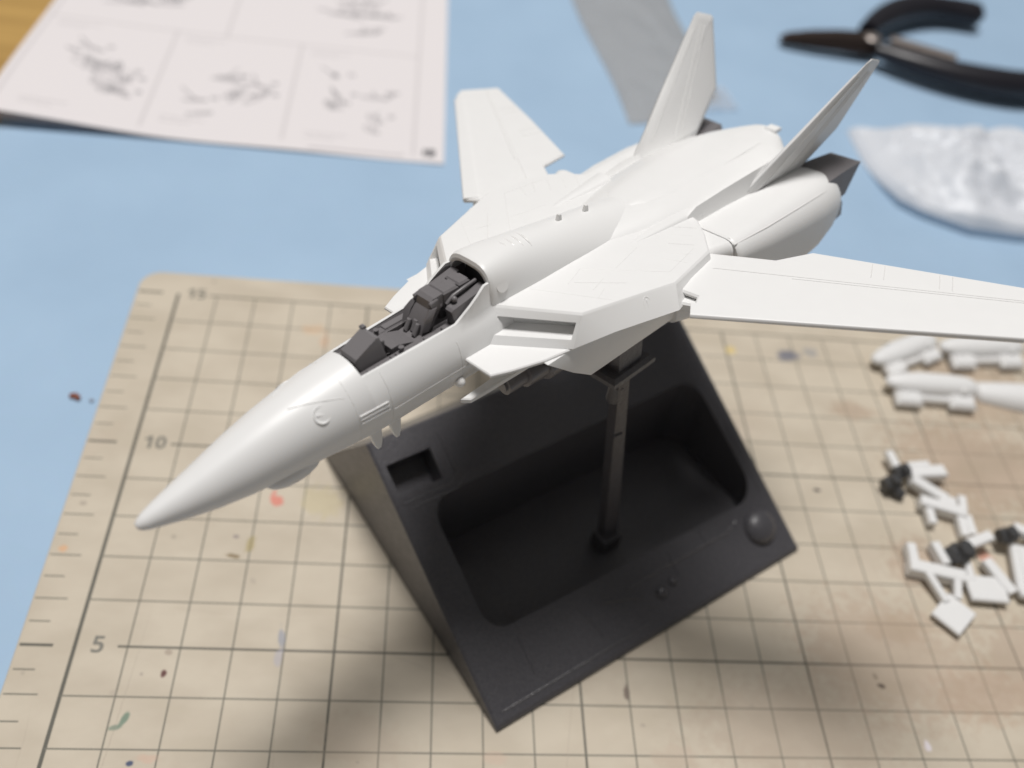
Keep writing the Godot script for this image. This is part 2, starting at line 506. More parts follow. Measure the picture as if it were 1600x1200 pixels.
func stand() -> void:
	var t := thing("display_stand", "dark grey plastic display stand with sloping recessed deck, under the white jet", "display stand", BN)
	var L := 8.47
	var D := 5.55
	var foot_d := 7.6
	var deck := [Vector2(0, 0), Vector2(L, 0), Vector2(L, D), Vector2(0, D)]
	# recess outline on the deck
	var rec := []
	for c in [[7.5, 1.95, -90.0, 0.55], [7.5, 3.65, 0.0, 0.5], [1.15, 3.65, 90.0, 0.45], [1.15, 1.95, 180.0, 0.45]]:
		for k in 6:
			var a := deg_to_rad(c[2] + 90.0 * k / 5)
			rec.append(Vector2(c[0] + c[3] * cos(a), c[1] + c[3] * sin(a) * 1.05))
	var sq := [Vector2(0.18, 4.40), Vector2(1.18, 4.40), Vector2(1.2, 5.02), Vector2(0.18, 5.02)]
	var b := Mb.new()
	# deck sheet with the recess and the square pocket cut out
	var outer := PackedVector2Array(Mb.inset(deck, 0.06))
	var holes := [rec, sq]
	# cut into strips so that each hole lies in a strip of its own
	var pieces := []
	pieces.append([outer, PackedVector2Array([Vector2(-1, -1), Vector2(10, -1), Vector2(10, 2.8), Vector2(-1, 2.8)])])
	pieces.append([outer, PackedVector2Array([Vector2(-1, 2.8), Vector2(10, 2.8), Vector2(10, 4.33), Vector2(-1, 4.33)])])
	pieces.append([outer, PackedVector2Array([Vector2(-1, 4.33), Vector2(0.7, 4.33), Vector2(0.7, 9), Vector2(-1, 9)])])
	pieces.append([outer, PackedVector2Array([Vector2(0.7, 4.33), Vector2(10, 4.33), Vector2(10, 9), Vector2(0.7, 9)])])
	for p in pieces:
		for q in Geometry2D.intersect_polygons(p[0], p[1]):
			var left := [q]
			for hole in holes:
				var next := []
				for part in left: next.append_array(Geometry2D.clip_polygons(part, PackedVector2Array(hole)))
				left = next
			for part in left:
				var ix := Geometry2D.triangulate_polygon(part)
				for i in range(0, ix.size(), 3):
					var q3 := [part[ix[i]], part[ix[i + 1]], part[ix[i + 2]]]
					if (q3[1] - q3[0]).cross(q3[2] - q3[0]) > 0: q3 = [q3[0], q3[2], q3[1]]
					b.tri(sp(q3[0].x, q3[0].y), sp(q3[1].x, q3[1].y), sp(q3[2].x, q3[2].y))
	# rim chamfer and walls down to the mat
	var rings := [PackedVector3Array(), PackedVector3Array(), PackedVector3Array(), PackedVector3Array()]
	var small := Mb.inset(deck, 0.06)
	for i in 4:
		rings[0].append(sp(small[i].x, small[i].y))
		rings[1].append(sp(deck[i].x, deck[i].y) + Vector3(0, -0.045, 0))
		var foot: Vector2 = deck[i]
		if foot.y > 1.0: foot.y = foot_d
		rings[2].append(BE * foot.x + BD * foot.y + Vector3(0, 0.012, 0))
		var fi: Vector2 = small[i]
		if fi.y > 1.0: fi.y = foot_d - 0.06
		rings[3].append(BE * fi.x + BD * fi.y + Vector3(0, 0.006, 0))
	for i in 3: b.strip(rings[i], rings[i + 1])
	b.cap(rings[3])
	commit("base", b, M.stand, t, 25.0)
	# recess: walls go straight down, the floor lies level
	b = Mb.new()
	var top := PackedVector3Array()
	var low := PackedVector3Array()
	for p in rec:
		top.append(sp(p.x, p.y))
		var f := sp(p.x, p.y)
		low.append(Vector3(f.x, 0.08, f.z))
	b.strip(low, top)
	b.cap(low, true)
	commit("recess", b, M.stand, t, 30.0)
	b = Mb.new()
	top = PackedVector3Array()
	low = PackedVector3Array()
	for p in sq:
		top.append(sp(p.x, p.y))
		low.append(sp(p.x * 0.96 + 0.03, p.y, -0.6))
	b.strip(low, top)
	b.cap(low, true)
	commit("pocket", b, M.stand, t, 20.0)
	# raised lines and seams of the deck, each a part of its own
	for q in [
		[[sp(0.25, 0.22, 0.0), sp(4.0, 0.22, 0.0)], 0.022],
		[[sp(0.2, 4.25, 0.0), sp(1.3, 4.25, 0.0), sp(1.5, 4.4, 0), sp(1.5, 5.2, 0)], 0.018],
		[[sp(0.3, 4.12, 0.0), sp(1.4, 4.12, 0.0), sp(1.7, 4.3, 0), sp(2.6, 4.3, 0)], 0.018],
		[[sp(3.9, 1.0, 0.0), sp(6.9, 1.0, 0.0), sp(7.2, 1.12, 0)], 0.032],
		[[sp(3.2, 1.0, 0.0), sp(4.2, 0.72, 0.0)], 0.03],
		[[sp(8.2, 1.4, 0.0), sp(8.2, 5.3, 0.0)], 0.016],
		[[sp(6.2, 1.35, 0.0), sp(6.2, 0.95, 0.0)], 0.015],
		[[sp(5.2, 1.32, 0.0), sp(5.2, 0.75, 0.0)], 0.015],
		[[sp(2.6, 1.3, 0.0), sp(2.9, 0.55, 0.0), sp(2.9, 0.45, 0)], 0.015],
		[[sp(1.2, 1.25, 0.0), sp(1.2, 0.5, 0.0)], 0.015],
	]:
		b = Mb.new()
		b.tube(q[0], [q[1]], 6)
		commit("raised_line", b, M.stand, t)
	# dome button and its two small rivets
	for r in [[7.72, 0.78, 0.43, 0.27], [4.62, 0.62, 0.14, 0.12], [5.0, 0.70, 0.11, 0.1]]:
		b = Mb.new()
		var nrm := (Vector3.UP - BD * SL).normalized()
		var up_d := (BD + Vector3.UP * SL).normalized()
		var rr := []
		for k in 7:
			var a := PI / 2 * k / 6.5
			var ring := PackedVector3Array()
			for j in 20:
				var th := TAU * j / 20
				ring.append(sp(r[0], r[1]) + (BE * cos(th) + up_d * sin(th)) * r[2] * cos(a) + nrm * (r[3] * sin(a) - 0.01))
			rr.append(ring)
		b.loft(rr)
		commit("dome_button" if r[2] > 0.2 else "rivet", b, M.stand, t, 50.0)
	# post: foot block, blade and the cradle that holds the jet's belly
	var foot := BE * 4.43 + BD * 2.36
	var head := BE * 3.36 + BD * 2.55
	var pb := Basis(BE, Vector3.UP, BE.cross(Vector3.UP))
	b = Mb.new()
	b.box(Transform3D(pb, foot + Vector3(0, 0.33, 0)), Vector3(0.5, 0.5, 0.42), 0.05)
	commit("post_foot", b, M.stand, t)
	b = Mb.new()
	var rr2 := []
	for k in 5:
		var f := k / 4.0
		var c := foot.lerp(head, f) + Vector3(0, lerpf(0.5, 6.2, f), 0)
		var ring := PackedVector3Array()
		for o in Mb.inset([Vector2(-0.19, -0.12), Vector2(0.19, -0.12), Vector2(0.19, 0.12), Vector2(-0.19, 0.12)], 0.0):
			ring.append(c + pb * Vector3(o.x * lerpf(1.0, 0.62, f), 0, o.y))
		rr2.append(ring)
	b.loft(rr2)
	commit("post", b, M.stand, t, 20.0)
	b = Mb.new()
	var hj := jet_point(8.2, 0.95, -1.62) - BN
	b.tube([head + Vector3(0, 5.6, 0), head + Vector3(0, 6.0, 0)], [0.14], 10)
	commit("post_pin", b, M.stand, t)
	b = Mb.new()
	b.box(Transform3D(jet_basis(), hj), Vector3(1.1, 0.22, 1.1), 0.08)
	b.box(Transform3D(jet_basis(), jet_point(8.1, 0.0, -1.15) - BN), Vector3(0.8, 0.5, 0.4), 0.05)
	b.box(Transform3D(jet_basis(), jet_point(8.2, 1.22, -1.24) - BN), Vector3(0.6, 0.72, 0.32), 0.04)
	commit("cradle", b, M.stand, t)
	b = Mb.new()
	b.box(Transform3D(pb, foot.lerp(head, 0.72) + Vector3(0, 4.6, 0.1)), Vector3(0.2, 0.05, 0.14), 0.015)
	commit("post_notch", b, M.stand, t)


# ---------------------------------------------------------------- the jet
const JO := Vector3(2.72265437, 7.33912074, -3.26153906)

func jet_basis() -> Basis:   # x runs back along the fuselage, y up, z to its left wing
	return Basis(Vector3(0.74466468, 0.01946309, -0.66715493), Vector3(-0.15921184, 0.97589926, -0.14923883), Vector3(0.64817136, 0.21735185, 0.72981646))


func jet_point(x: float, y: float, z: float) -> Vector3:
	return JO + jet_basis() * Vector3(x, z, y)


func J(x: float, y: float, z: float) -> Vector3:
	return Vector3(x, z, y)


# fuselage station: centre height, half width, half height up, half height down
func body(x: float) -> Array:
	var tab := [
		[0.0, -0.09, 0.045], [0.04, -0.09, 0.085], [0.12, -0.09, 0.125], [0.3, -0.09, 0.18], [0.6, -0.095, 0.262], [1.0, -0.09, 0.358], [1.5, -0.06, 0.465], [2.0, -0.02, 0.545], [2.5, 0.01, 0.605], [3.0, 0.02, 0.66], [3.5, 0.02, 0.70],
		[4.0, 0.035, 0.715], [4.6, 0.045, 0.725], [5.2, 0.05, 0.74], [6.0, 0.05, 0.76], [7.2, 0.05, 0.74], [9.0, 0.05, 0.7]]
	for i in tab.size() - 1:
		if x <= tab[i + 1][0]:
			var f: float = (x - tab[i][0]) / (tab[i + 1][0] - tab[i][0])
			return [lerpf(tab[i][1], tab[i + 1][1], f), lerpf(tab[i][2], tab[i + 1][2], f)]
	return [0.05, 0.7]


func body_point(x: float, deg: float, out := 0.0) -> Vector3:   # deg from straight down, positive to the left wing
	var s := body(x)
	var a := deg_to_rad(deg)
	var r: float = s[1] + out
	return J(x, r * sin(a) * 0.97, s[0] - r * cos(a))


func sill_z(x: float) -> float:
	if x < 5.12: return 0.565 + 0.02 * (x - 3.42)
	return lerpf(0.60, 0.98, clampf((x - 5.12) / 0.62, 0, 1))


func sill_y(x: float) -> float:
	return lerpf(0.42, 0.50, clampf((x - 3.42) / 2.0, 0, 1)) - 0.035 * smoothstep(5.45, 5.85, x)


func jet() -> void:
	var t := thing("model_jet", "white unpainted plastic model jet with open dark cockpit and spread wings", "model aircraft", JO)
	t.basis = jet_basis()
	var b := Mb.new()
	# --- nose: lofted cone up to the windscreen frame
	var xs := [0.0, 0.04, 0.12, 0.3, 0.6, 1.0, 1.5, 2.0, 2.5, 3.0, 3.42]
	var rings := []
	var n := 40
	for x in xs:
		var ring := PackedVector3Array()
		for k in n: ring.append(body_point(x, 360.0 * k / n))
		rings.append(ring)
	b.loft(rings)
	commit("nose_cone", b, M.white, t, 45.0)
	# --- forward fuselage round the cockpit: an open trough with a rim
	b = Mb.new()
	var prev_o := PackedVector3Array()
	var prev_i := PackedVector3Array()
	for x in [3.42, 3.7, 4.0, 4.4, 4.8, 5.12, 5.28, 5.43, 5.58, 5.74, 5.835]:
		var zs := sill_z(x)
		var ys := sill_y(x)
		var s := body(x)
		var a_max := 180.0 - rad_to_deg(atan2(ys, 0.56 - s[0]))
		var o := PackedVector3Array()
		if zs > 0.62: o.append(J(x, -ys, zs))
		else: o.append(J(x, -ys, zs))
		for k in 25: o.append(body_point(x, lerpf(-a_max, a_max, k / 24.0)))
		o.append(J(x, ys, zs))
		var inn := PackedVector3Array()
		inn.append(J(x, -ys + 0.045, zs))
		for k in 25:
			var p := body_point(x, lerpf(-a_max, a_max, k / 24.0), -0.05)
			inn.append(p)
		inn.append(J(x, ys - 0.045, zs))
		if prev_o.size():
			b.strip(prev_o, o, false)
			b.strip(inn, prev_i, false)
			b.quad(prev_o[0], o[0], inn[0], prev_i[0])
			var l := o.size() - 1
			b.quad(o[l], prev_o[l], prev_i[l], inn[l])
		prev_o = o
		prev_i = inn
	commit("forward_fuselage", b, M.white, t, 40.0)
	# --- rear half of the body with the rounded spine behind the cockpit
	b = Mb.new()
	rings = []
	for q in [[5.83, 1.15, 0.505, 0.85, 0.55], [5.85, 1.21, 0.525, 0.85, 0.55], [5.92, 1.235, 0.535, 0.85, 0.55], [6.3, 1.225, 0.55, 0.9, 0.7], [6.9, 1.17, 0.57, 1.05, 1.0], [7.4, 1.09, 0.57, 1.2, 1.0], [7.9, 1.01, 0.58, 1.5, 1.0], [8.4, 0.93, 0.58, 1.8, 1.0], [8.9, 0.85, 0.56, 2.0, 1.0], [9.3, 0.79, 0.5, 2.0, 1.0], [9.7, 0.72, 0.4, 2.0, 1.0]]:
		var ring := PackedVector3Array()
		var x: float = q[0]
		for k in 21:
			var a := PI * k / 20
			ring.append(J(x, q[2] * signf(cos(a)) * pow(absf(cos(a)), q[4]), 0.575 + (q[1] - 0.575) * pow(maxf(sin(a), 0.0), q[3])))
		for k in 13: ring.append(body_point(x, lerpf(-134, 134, k / 12.0)))
		rings.append(ring)
	b.loft(rings, true, false, true)
	# the thick rim of the arch behind the seat
	var rim := PackedVector3Array()
	var rim2 := PackedVector3Array()
	for k in 21:
		var a := PI * k / 20
		rim.append(J(5.835, 0.445 * signf(cos(a)) * pow(absf(cos(a)), 0.55), 0.575 + 0.53 * pow(maxf(sin(a), 0.0), 0.85)))
		rim2.append(J(6.15, 0.445 * signf(cos(a)) * pow(absf(cos(a)), 0.55), 0.575 + 0.53 * pow(maxf(sin(a), 0.0), 0.85)))
	b.strip((rings[0] as PackedVector3Array).slice(0, 21), rim, false)
	b.strip(rim, rim2, false)
	commit("spine", b, M.white, t, 45.0)
	b = Mb.new()
	var wall := PackedVector3Array()
	for p in rim2: wall.append(p)
	wall.append(J(6.14, -0.44, 0.2))
	wall.append(J(6.14, 0.44, 0.2))
	b.cap(wall)
	commit("rear_bulkhead", b, M.grey, t)
	cockpit(t)
	spine_details(t)
	for s in [1.0, -1.0]:
		glove(t, s)
		wing(t, s)
		nacelle(t, s)
		fin(t, s)
	# --- centre back plate between the fins
	b = Mb.new()
	rings = []
	for q in [[7.5, 0.3, 0.59, 0.5], [8.2, 0.6, 0.655, 0.4], [8.8, 0.8, 0.71, 0.4], [9.5, 1.02, 0.77, 0.45], [10.2, 1.17, 0.82, 0.45], [11.2, 1.22, 0.84, 0.45], [12.2, 1.22, 0.79, 0.44], [13.0, 1.1, 0.70, 0.44], [13.55, 0.74, 0.64, 0.44], [13.82, 0.5, 0.60, 0.46]]:
		var ring := PackedVector3Array()
		for k in 13:
			var f := -1.0 + 2.0 * k / 12.0
			ring.append(J(q[0] - 0.12 * absf(f) * smoothstep(12.5, 13.8, q[0]), q[1] * f, q[2] - (0.27 * pow(absf(f), 3.6) + (0.26 * f * f if f < 0.0 else 0.0)) * minf(1.0, q[1])))
		ring.append(J(q[0], q[1] * 0.8, q[3] - 0.35))
		ring.append(J(q[0], -q[1] * 0.8, q[3] - 0.35))
		rings.append(ring)
	b.loft(rings)
	commit("back_plate", b, M.white, t, 42.0)
	# a thin layered panel on its top, and two cross seams
	b = Mb.new()
	rings = []
	for q in [[9.3, 0.30, 0.72], [9.38, 0.34, 0.765], [9.6, 0.42, 0.802], [10.2, 0.56, 0.848], [11.2, 0.62, 0.868], [12.2, 0.58, 0.828], [12.96, 0.48, 0.732], [13.0, 0.44, 0.70]]:
		var ring := PackedVector3Array()
		for k in 9:
			var f := -1.0 + 2.0 * k / 8.0
			var g: float = f * q[1] / 1.2
			ring.append(J(q[0], q[1] * f, q[2] - 0.27 * pow(absf(g), 3.6) - (0.26 * g * g if f < 0.0 else 0.0) - (0.03 if k == 0 or k == 8 else 0.0)))
		rings.append(ring)
	b.loft(rings, false, false, false)
	commit("back_panel", b, M.white, t, 30)
	b = Mb.new()
	b.box(Transform3D(Basis(), J(13.75, 0.22, 0.61)), Vector3(0.22, 0.1, 0.25), 0.02)
	commit("tail_lug", b, M.white, t)
	# --- belly block and folded arms between the nacelles
	b = Mb.new()
	b.box(Transform3D(Basis(), J(9.2, 0, -0.15)), Vector3(5.0, 0.95, 1.3), 0.1)
	commit("belly", b, M.white, t)
	# gun pod slung under the belly
	b = Mb.new()
	b.tube([J(5.88, 0.62, -0.98), J(6.3, 0.62, -1.0), J(6.31, 0.62, -1.0), J(6.75, 0.62, -1.04), J(6.77, 0.62, -1.05), J(10.5, 0.62, -1.15)], [0.17, 0.17, 0.23, 0.23, 0.29, 0.26], 14)
	b.tube([J(5.84, 0.62, -0.98), J(5.94, 0.62, -0.98)], [0.1], 10)
	commit("gun_pod", b, M.grey, t)
	# pale lower plate and the round peg ahead of the intake
	b = Mb.new()
	b.slab([Vector2(4.80, 0.83), Vector2(4.90, 0.95), Vector2(5.2, 0.97), Vector2(6.2, 1.0), Vector2(6.2, 0.82), Vector2(5.5, 0.80)], Transform3D(Basis(), J(0, 0, -0.5)), -0.05, 0.05, 0.02)
	commit("lower_plate", b, M.pale, t)
	b = Mb.new()
	b.ball(J(4.95, 0.66, -0.3), Vector3(0.09, 0.09, 0.1))
	commit("peg", b, M.pale, t, 60.0)
	# two little prongs under the nose
	for x in [3.52, 3.88]:
		b = Mb.new()
		b.slab([Vector2(-0.13, -0.25), Vector2(0.13, -0.25), Vector2(0.085, 0.12), Vector2(0.05, 0.22), Vector2(-0.01, 0.22), Vector2(-0.05, 0.12)], Transform3D(Basis(Vector3(1, 0, 0), Vector3(0, 0, 1), Vector3(0, -1, 0)), J(x, 0.32, -0.72)), -0.045, 0.045, 0.015)
		commit("prong", b, M.pale, t)


func spine_details(t: Node3D) -> void:
	# short louvre ribs on the flank of the spine
	for x in [6.5, 6.64, 6.78, 6.92]:
		var b := Mb.new()
		var pts := []
		var top: float = lerpf(1.232, 1.165, (x - 6.1) / 0.8)
		for k in 7:
			var a := deg_to_rad(lerpf(58, 96, k / 6.0))
			pts.append(J(x, 0.565 * cos(a), 0.575 + (top - 0.578) * sin(a)))
		b.tube(pts, [0.006, 0.016, 0.022, 0.024, 0.022, 0.016, 0.006], 8)
		commit("louvre_rib", b, M.gloss, t, 70)
	for q in [[7.83, 1.0], [8.48, 0.9]]:
		var b := Mb.new()
		b.slab([Vector2(-0.06, 0), Vector2(0.07, 0), Vector2(0.06, 0.1), Vector2(0.035, 0.13), Vector2(-0.01, 0.13)], Transform3D(Basis(Vector3(1, 0, 0), Vector3(0, 0, 1), Vector3(0, 1, 0)), J(q[0], 0, q[1])), -0.03, 0.03, 0.012)
		commit("spine_pin", b, M.pale, t)
	# round plug on the flank of the spine
	var b := Mb.new()
	var c := J(6.06, 0.517, 0.86)
	var nrm := (J(0, 0.93, 0.36)).normalized()
	var u := J(1, 0, 0)
	var w := nrm.cross(u)
	var r0 := PackedVector3Array()
	var r1 := PackedVector3Array()
	for k in 24:
		var a := TAU * k / 24
		r0.append(c + (u * cos(a) + w * sin(a)) * 0.125 - nrm * 0.06)
		r1.append(c + (u * cos(a) + w * sin(a)) * 0.118 + nrm * 0.0)
	b.loft([r0, r1])
	commit("round_plug", b, M.pale, t, 30)
	# chin blister, slotted disc and raised strips on the nose
	for s in [1.0, -1.0]:
		b = Mb.new()
		b.ball(J(2.14, 0.30 * s, -0.40), Vector3(0.46, 0.2, 0.17), 18, 12)
		commit("chin_blister", b, M.white, t, 60)
		b = Mb.new()
		for k in 3: b.tube([body_point(3.14, 101 - 5.5 * k, 0.004) * Vector3(1, 1, s), body_point(3.62, 100 - 5.5 * k, 0.004) * Vector3(1, 1, s)], [0.011], 6)
		commit("raised_strip", b, M.white, t, 60)
		b = Mb.new()
		var pts := []
		for k in 7: pts.append(body_point(2.32 + 0.72 * k / 6.0, 160 - 28 * k / 6.0, -0.004) * Vector3(1, 1, s))
		b.tube(pts, [0.01], 6)
		pts = []
		for k in 13: pts.append(body_point(3.12, 40 + 118 * k / 12.0, -0.004) * Vector3(1, 1, s))
		b.tube(pts, [0.009], 6)
		pts = []
		for k in 13: pts.append(body_point(3.68, 20 + 118 * k / 12.0, -0.004) * Vector3(1, 1, s))
		b.tube(pts, [0.009], 6)
		pts = []
		for k in 7: pts.append(body_point(3.7 + 1.6 * k / 6.0, 84, -0.004) * Vector3(1, 1, s))
		b.tube(pts, [0.009], 6)
		pts = []
		for k in 9: pts.append(body_point(5.0, 40 + 80 * k / 8.0, -0.004) * Vector3(1, 1, s))
		b.tube(pts, [0.009], 6)
		commit("panel_seam", b, M.pale, t, 60)
		slotted_disc(t, body_point(2.66, 128) * Vector3(1, 1, s), (body_point(2.66, 128, 1.0) - body_point(2.66, 128)) * Vector3(1, 1, s), 0.125)


func slotted_disc(t: Node3D, c: Vector3, nrm: Vector3, r: float) -> void:
	nrm = nrm.normalized()
	var u := nrm.cross(Vector3(0.3, 1, 0)).normalized()
	var w := nrm.cross(u)
	var b := Mb.new()
	var rings := []
	for q in [[1.04, -0.03], [1.02, 0.0005], [0.92, 0.001], [0.84, -0.01], [0.5, -0.016]]:
		var ring := PackedVector3Array()
		for k in 24:
			var a := TAU * k / 24
			ring.append(c + (u * cos(a) + w * sin(a)) * r * q[0] + nrm * q[1])
		rings.append(ring)
	b.loft(rings)
	b.box(Transform3D(Basis(u, nrm, u.cross(nrm)), c - nrm * 0.012), Vector3(r * 1.45, 0.03, r * 0.4), 0.01)
	commit("slotted_disc", b, M.white, t, 35)


func cockpit(t: Node3D) -> void:
	var tub := Mb.new()
	# tub: floor and sloping inner walls with side consoles
	var prev := PackedVector3Array()
	for x in [3.44, 3.8, 4.4, 5.12, 5.4, 5.74, 6.12]:
		var zs := minf(sill_z(x), 0.95) - 0.012
		var ys := sill_y(x) - 0.04
		var con := 0.24
		var zc := minf(zs, 0.56)
		var ring := PackedVector3Array([J(x, -ys, zs), J(x, -ys + 0.03, zc - 0.045), J(x, -con, zc - 0.055), J(x, -con + 0.02, 0.15), J(x, con - 0.02, 0.15), J(x, con, zc - 0.055), J(x, ys - 0.03, zc - 0.045), J(x, ys, zs)])
		if prev.size(): tub.strip(ring, prev, false)
		else: tub.cap(ring)
		prev = ring
	commit("cockpit_tub", tub, M.grey, t, 20)
	var b := Mb.new()
	# instrument coaming
	var rings := [
		PackedVector3Array([J(3.54, -0.2, 0.3), J(3.49, -0.17, 0.64), J(3.49, 0.17, 0.64), J(3.54, 0.2, 0.3)]),
		PackedVector3Array([J(3.6, -0.22, 0.3), J(3.515, -0.19, 0.69), J(3.515, 0.18, 0.69), J(3.6, 0.22, 0.3)]),
		PackedVector3Array([J(4.0, -0.22, 0.3), J(3.9, -0.19, 0.865), J(3.9, 0.18, 0.865), J(4.0, 0.22, 0.3)]),
		PackedVector3Array([J(4.06, -0.2, 0.3), J(3.96, -0.17, 0.84), J(3.96, 0.16, 0.84), J(4.06, 0.2, 0.3)])]
	b.loft(rings)
	b.box(Transform3D(Basis(), J(3.93, -0.18, 0.87)), Vector3(0.07, 0.08, 0.08), 0.02)
	commit("instrument_panel", b, M.panel, t, 25)
	var seat := Mb.new()
	# seat pan, back, headrest, side bolsters
	seat.loft([
		PackedVector3Array([J(4.16, -0.2, 0.40), J(4.12, -0.19, 0.555), J(4.12, 0.19, 0.555), J(4.16, 0.2, 0.40)]),
		PackedVector3Array([J(4.26, -0.21, 0.36), J(4.24, -0.205, 0.57), J(4.24, 0.205, 0.57), J(4.26, 0.21, 0.36)]),
		PackedVector3Array([J(4.55, -0.2, 0.34), J(4.55, -0.2, 0.46), J(4.55, 0.2, 0.46), J(4.55, 0.2, 0.34)]),
		PackedVector3Array([J(4.78, -0.2, 0.34), J(4.75, -0.2, 0.48), J(4.75, 0.2, 0.48), J(4.78, 0.2, 0.34)])])
	commit("seat_pan", seat, M.grey, t, 25)
	seat = Mb.new()
	seat.loft([
		PackedVector3Array([J(4.66, -0.2, 0.42), J(4.66, 0.2, 0.42), J(4.86, 0.2, 0.42), J(4.86, -0.2, 0.42)]),
		PackedVector3Array([J(4.74, -0.18, 0.62), J(4.74, 0.18, 0.62), J(4.98, 0.18, 0.62), J(4.98, -0.18, 0.62)]),
		PackedVector3Array([J(4.88, -0.2, 0.8), J(4.88, 0.2, 0.8), J(5.1, 0.2, 0.8), J(5.1, -0.2, 0.8)]),
		PackedVector3Array([J(4.97, -0.16, 0.88), J(4.97, 0.16, 0.88), J(5.17, 0.16, 0.88), J(5.17, -0.16, 0.88)])])
	for s in [1.0, -1.0]:
		seat.loft([
			PackedVector3Array([J(4.72, 0.17 * s, 0.58), J(4.66, 0.235 * s, 0.56), J(4.78, 0.25 * s, 0.54), J(4.9, 0.2 * s, 0.56)]),
			PackedVector3Array([J(4.80, 0.17 * s, 0.74), J(4.74, 0.25 * s, 0.76), J(4.88, 0.27 * s, 0.76), J(5.0, 0.2 * s, 0.74)]),
			PackedVector3Array([J(4.9, 0.16 * s, 0.85), J(4.86, 0.22 * s, 0.86), J(4.98, 0.24 * s, 0.86), J(5.05, 0.18 * s, 0.84)])])
	seat.box(Transform3D(Basis(Vector3(0, 0, 1), deg_to_rad(60)), J(4.71, 0.0, 0.56)), Vector3(0.2, 0.05, 0.09), 0.015)
	for s in [1.0, -1.0]: seat.box(Transform3D(Basis(Vector3(0, 0, 1), deg_to_rad(55)), J(4.66, 0.1 * s, 0.56)), Vector3(0.2, 0.07, 0.08), 0.02)
	commit("backrest", seat, M.grey, t, 25)
	seat = Mb.new()
	seat.loft([
		PackedVector3Array([J(4.90, -0.16, 0.80), J(4.90, 0.16, 0.80), J(4.93, 0.16, 0.95), J(4.93, -0.16, 0.95)]),
		PackedVector3Array([J(4.98, -0.18, 0.78), J(4.98, 0.18, 0.78), J(5.0, 0.18, 0.99), J(5.0, -0.18, 0.99)]),
		PackedVector3Array([J(5.16, -0.18, 0.78), J(5.16, 0.18, 0.78), J(5.16, 0.18, 1.0), J(5.16, -0.18, 1.0)])])
	commit("headrest", seat, M.grey, t, 25)
	b = Mb.new()
	b.box(Transform3D(Basis(), J(5.33, 0.0, 0.81)), Vector3(0.3, 0.36, 0.36), 0.03)
	b.box(Transform3D(Basis(), J(5.61, 0.0, 0.81)), Vector3(0.22, 0.36, 0.33), 0.03)
	b.box(Transform3D(Basis(), J(5.45, -0.01, 0.72)), Vector3(0.6, 0.5, 0.2), 0.02)
	commit("seat_rail_box", b, M.grey, t, 25)
	b = Mb.new()
	b.tube([J(5.2, 0.2, 0.8), J(5.32, 0.22, 0.9), J(5.6, 0.22, 0.94), J(5.8, 0.2, 0.94)], [0.03], 8)
	commit("hose", b, M.grey, t, 60)
	for s in [1.0, -1.0]:
		b = Mb.new()
		b.loft([
			PackedVector3Array([J(5.16, 0.24 * s, 0.5), J(5.14, 0.24 * s, 0.76), J(5.14, 0.38 * s, 0.76), J(5.16, 0.45 * s, 0.5)]),
			PackedVector3Array([J(5.2, 0.23 * s, 0.5), J(5.18, 0.23 * s, 0.79), J(5.18, 0.39 * s, 0.79), J(5.2, 0.46 * s, 0.5)]),
			PackedVector3Array([J(5.85, 0.23 * s, 0.6), J(5.85, 0.23 * s, 0.9), J(5.85, 0.40 * s, 0.9), J(5.85, 0.47 * s, 0.6)])])
		commit("side_box", b, M.grey, t, 25)
		b = Mb.new()
		b.box(Transform3D(Basis(), J(4.5, 0.335 * s, 0.5)), Vector3(0.6, 0.04, 0.13), 0.01)
		b.box(Transform3D(Basis(), J(4.13, 0.335 * s, 0.51)), Vector3(0.06, 0.05, 0.12), 0.01)
		b.box(Transform3D(Basis(), J(4.03, 0.335 * s, 0.51)), Vector3(0.05, 0.05, 0.12), 0.01)
		b.tube([J(4.22, 0.3 * s, 0.48), J(4.22, 0.3 * s, 0.6)], [0.03, 0.045], 8)
		commit("side_console", b, M.grey, t, 25)
	b = Mb.new()
	b.ball(J(5.3, 0.27, 0.87), Vector3(0.05, 0.05, 0.05))
	commit("knob", b, M.grey, t, 60)
	for q in [[3.64, 0.33, 0.50, 0.12, 0.05, 0.1], [3.8, 0.34, 0.5, 0.05, 0.06, 0.06], [3.95, -0.34, 0.51, 0.1, 0.05, 0.1], [4.1, -0.34, 0.52, 0.04, 0.07, 0.12], [4.62, -0.345, 0.53, 0.5, 0.03, 0.12], [5.2, -0.35, 0.54, 0.3, 0.03, 0.1], [4.72, 0.36, 0.53, 0.22, 0.04, 0.1], [5.0, 0.36, 0.53, 0.1, 0.06, 0.08], [4.05, 0.0, 0.62, 0.05, 0.16, 0.2]]:
		b = Mb.new()
		b.box(Transform3D(Basis(), J(q[0], q[1], q[2])), Vector3(q[3], q[4], q[5]), 0.012)
		commit("switch_block", b, M.panel, t, 25)
	for s in [1.0, -1.0]:
		b = Mb.new()
		b.box(Transform3D(Basis(Vector3(0, 0, 1), deg_to_rad(12)), J(4.99, 0.18 * s, 0.87)), Vector3(0.16, 0.19, 0.06), 0.015)
		commit("head_bolster", b, M.grey, t, 25)


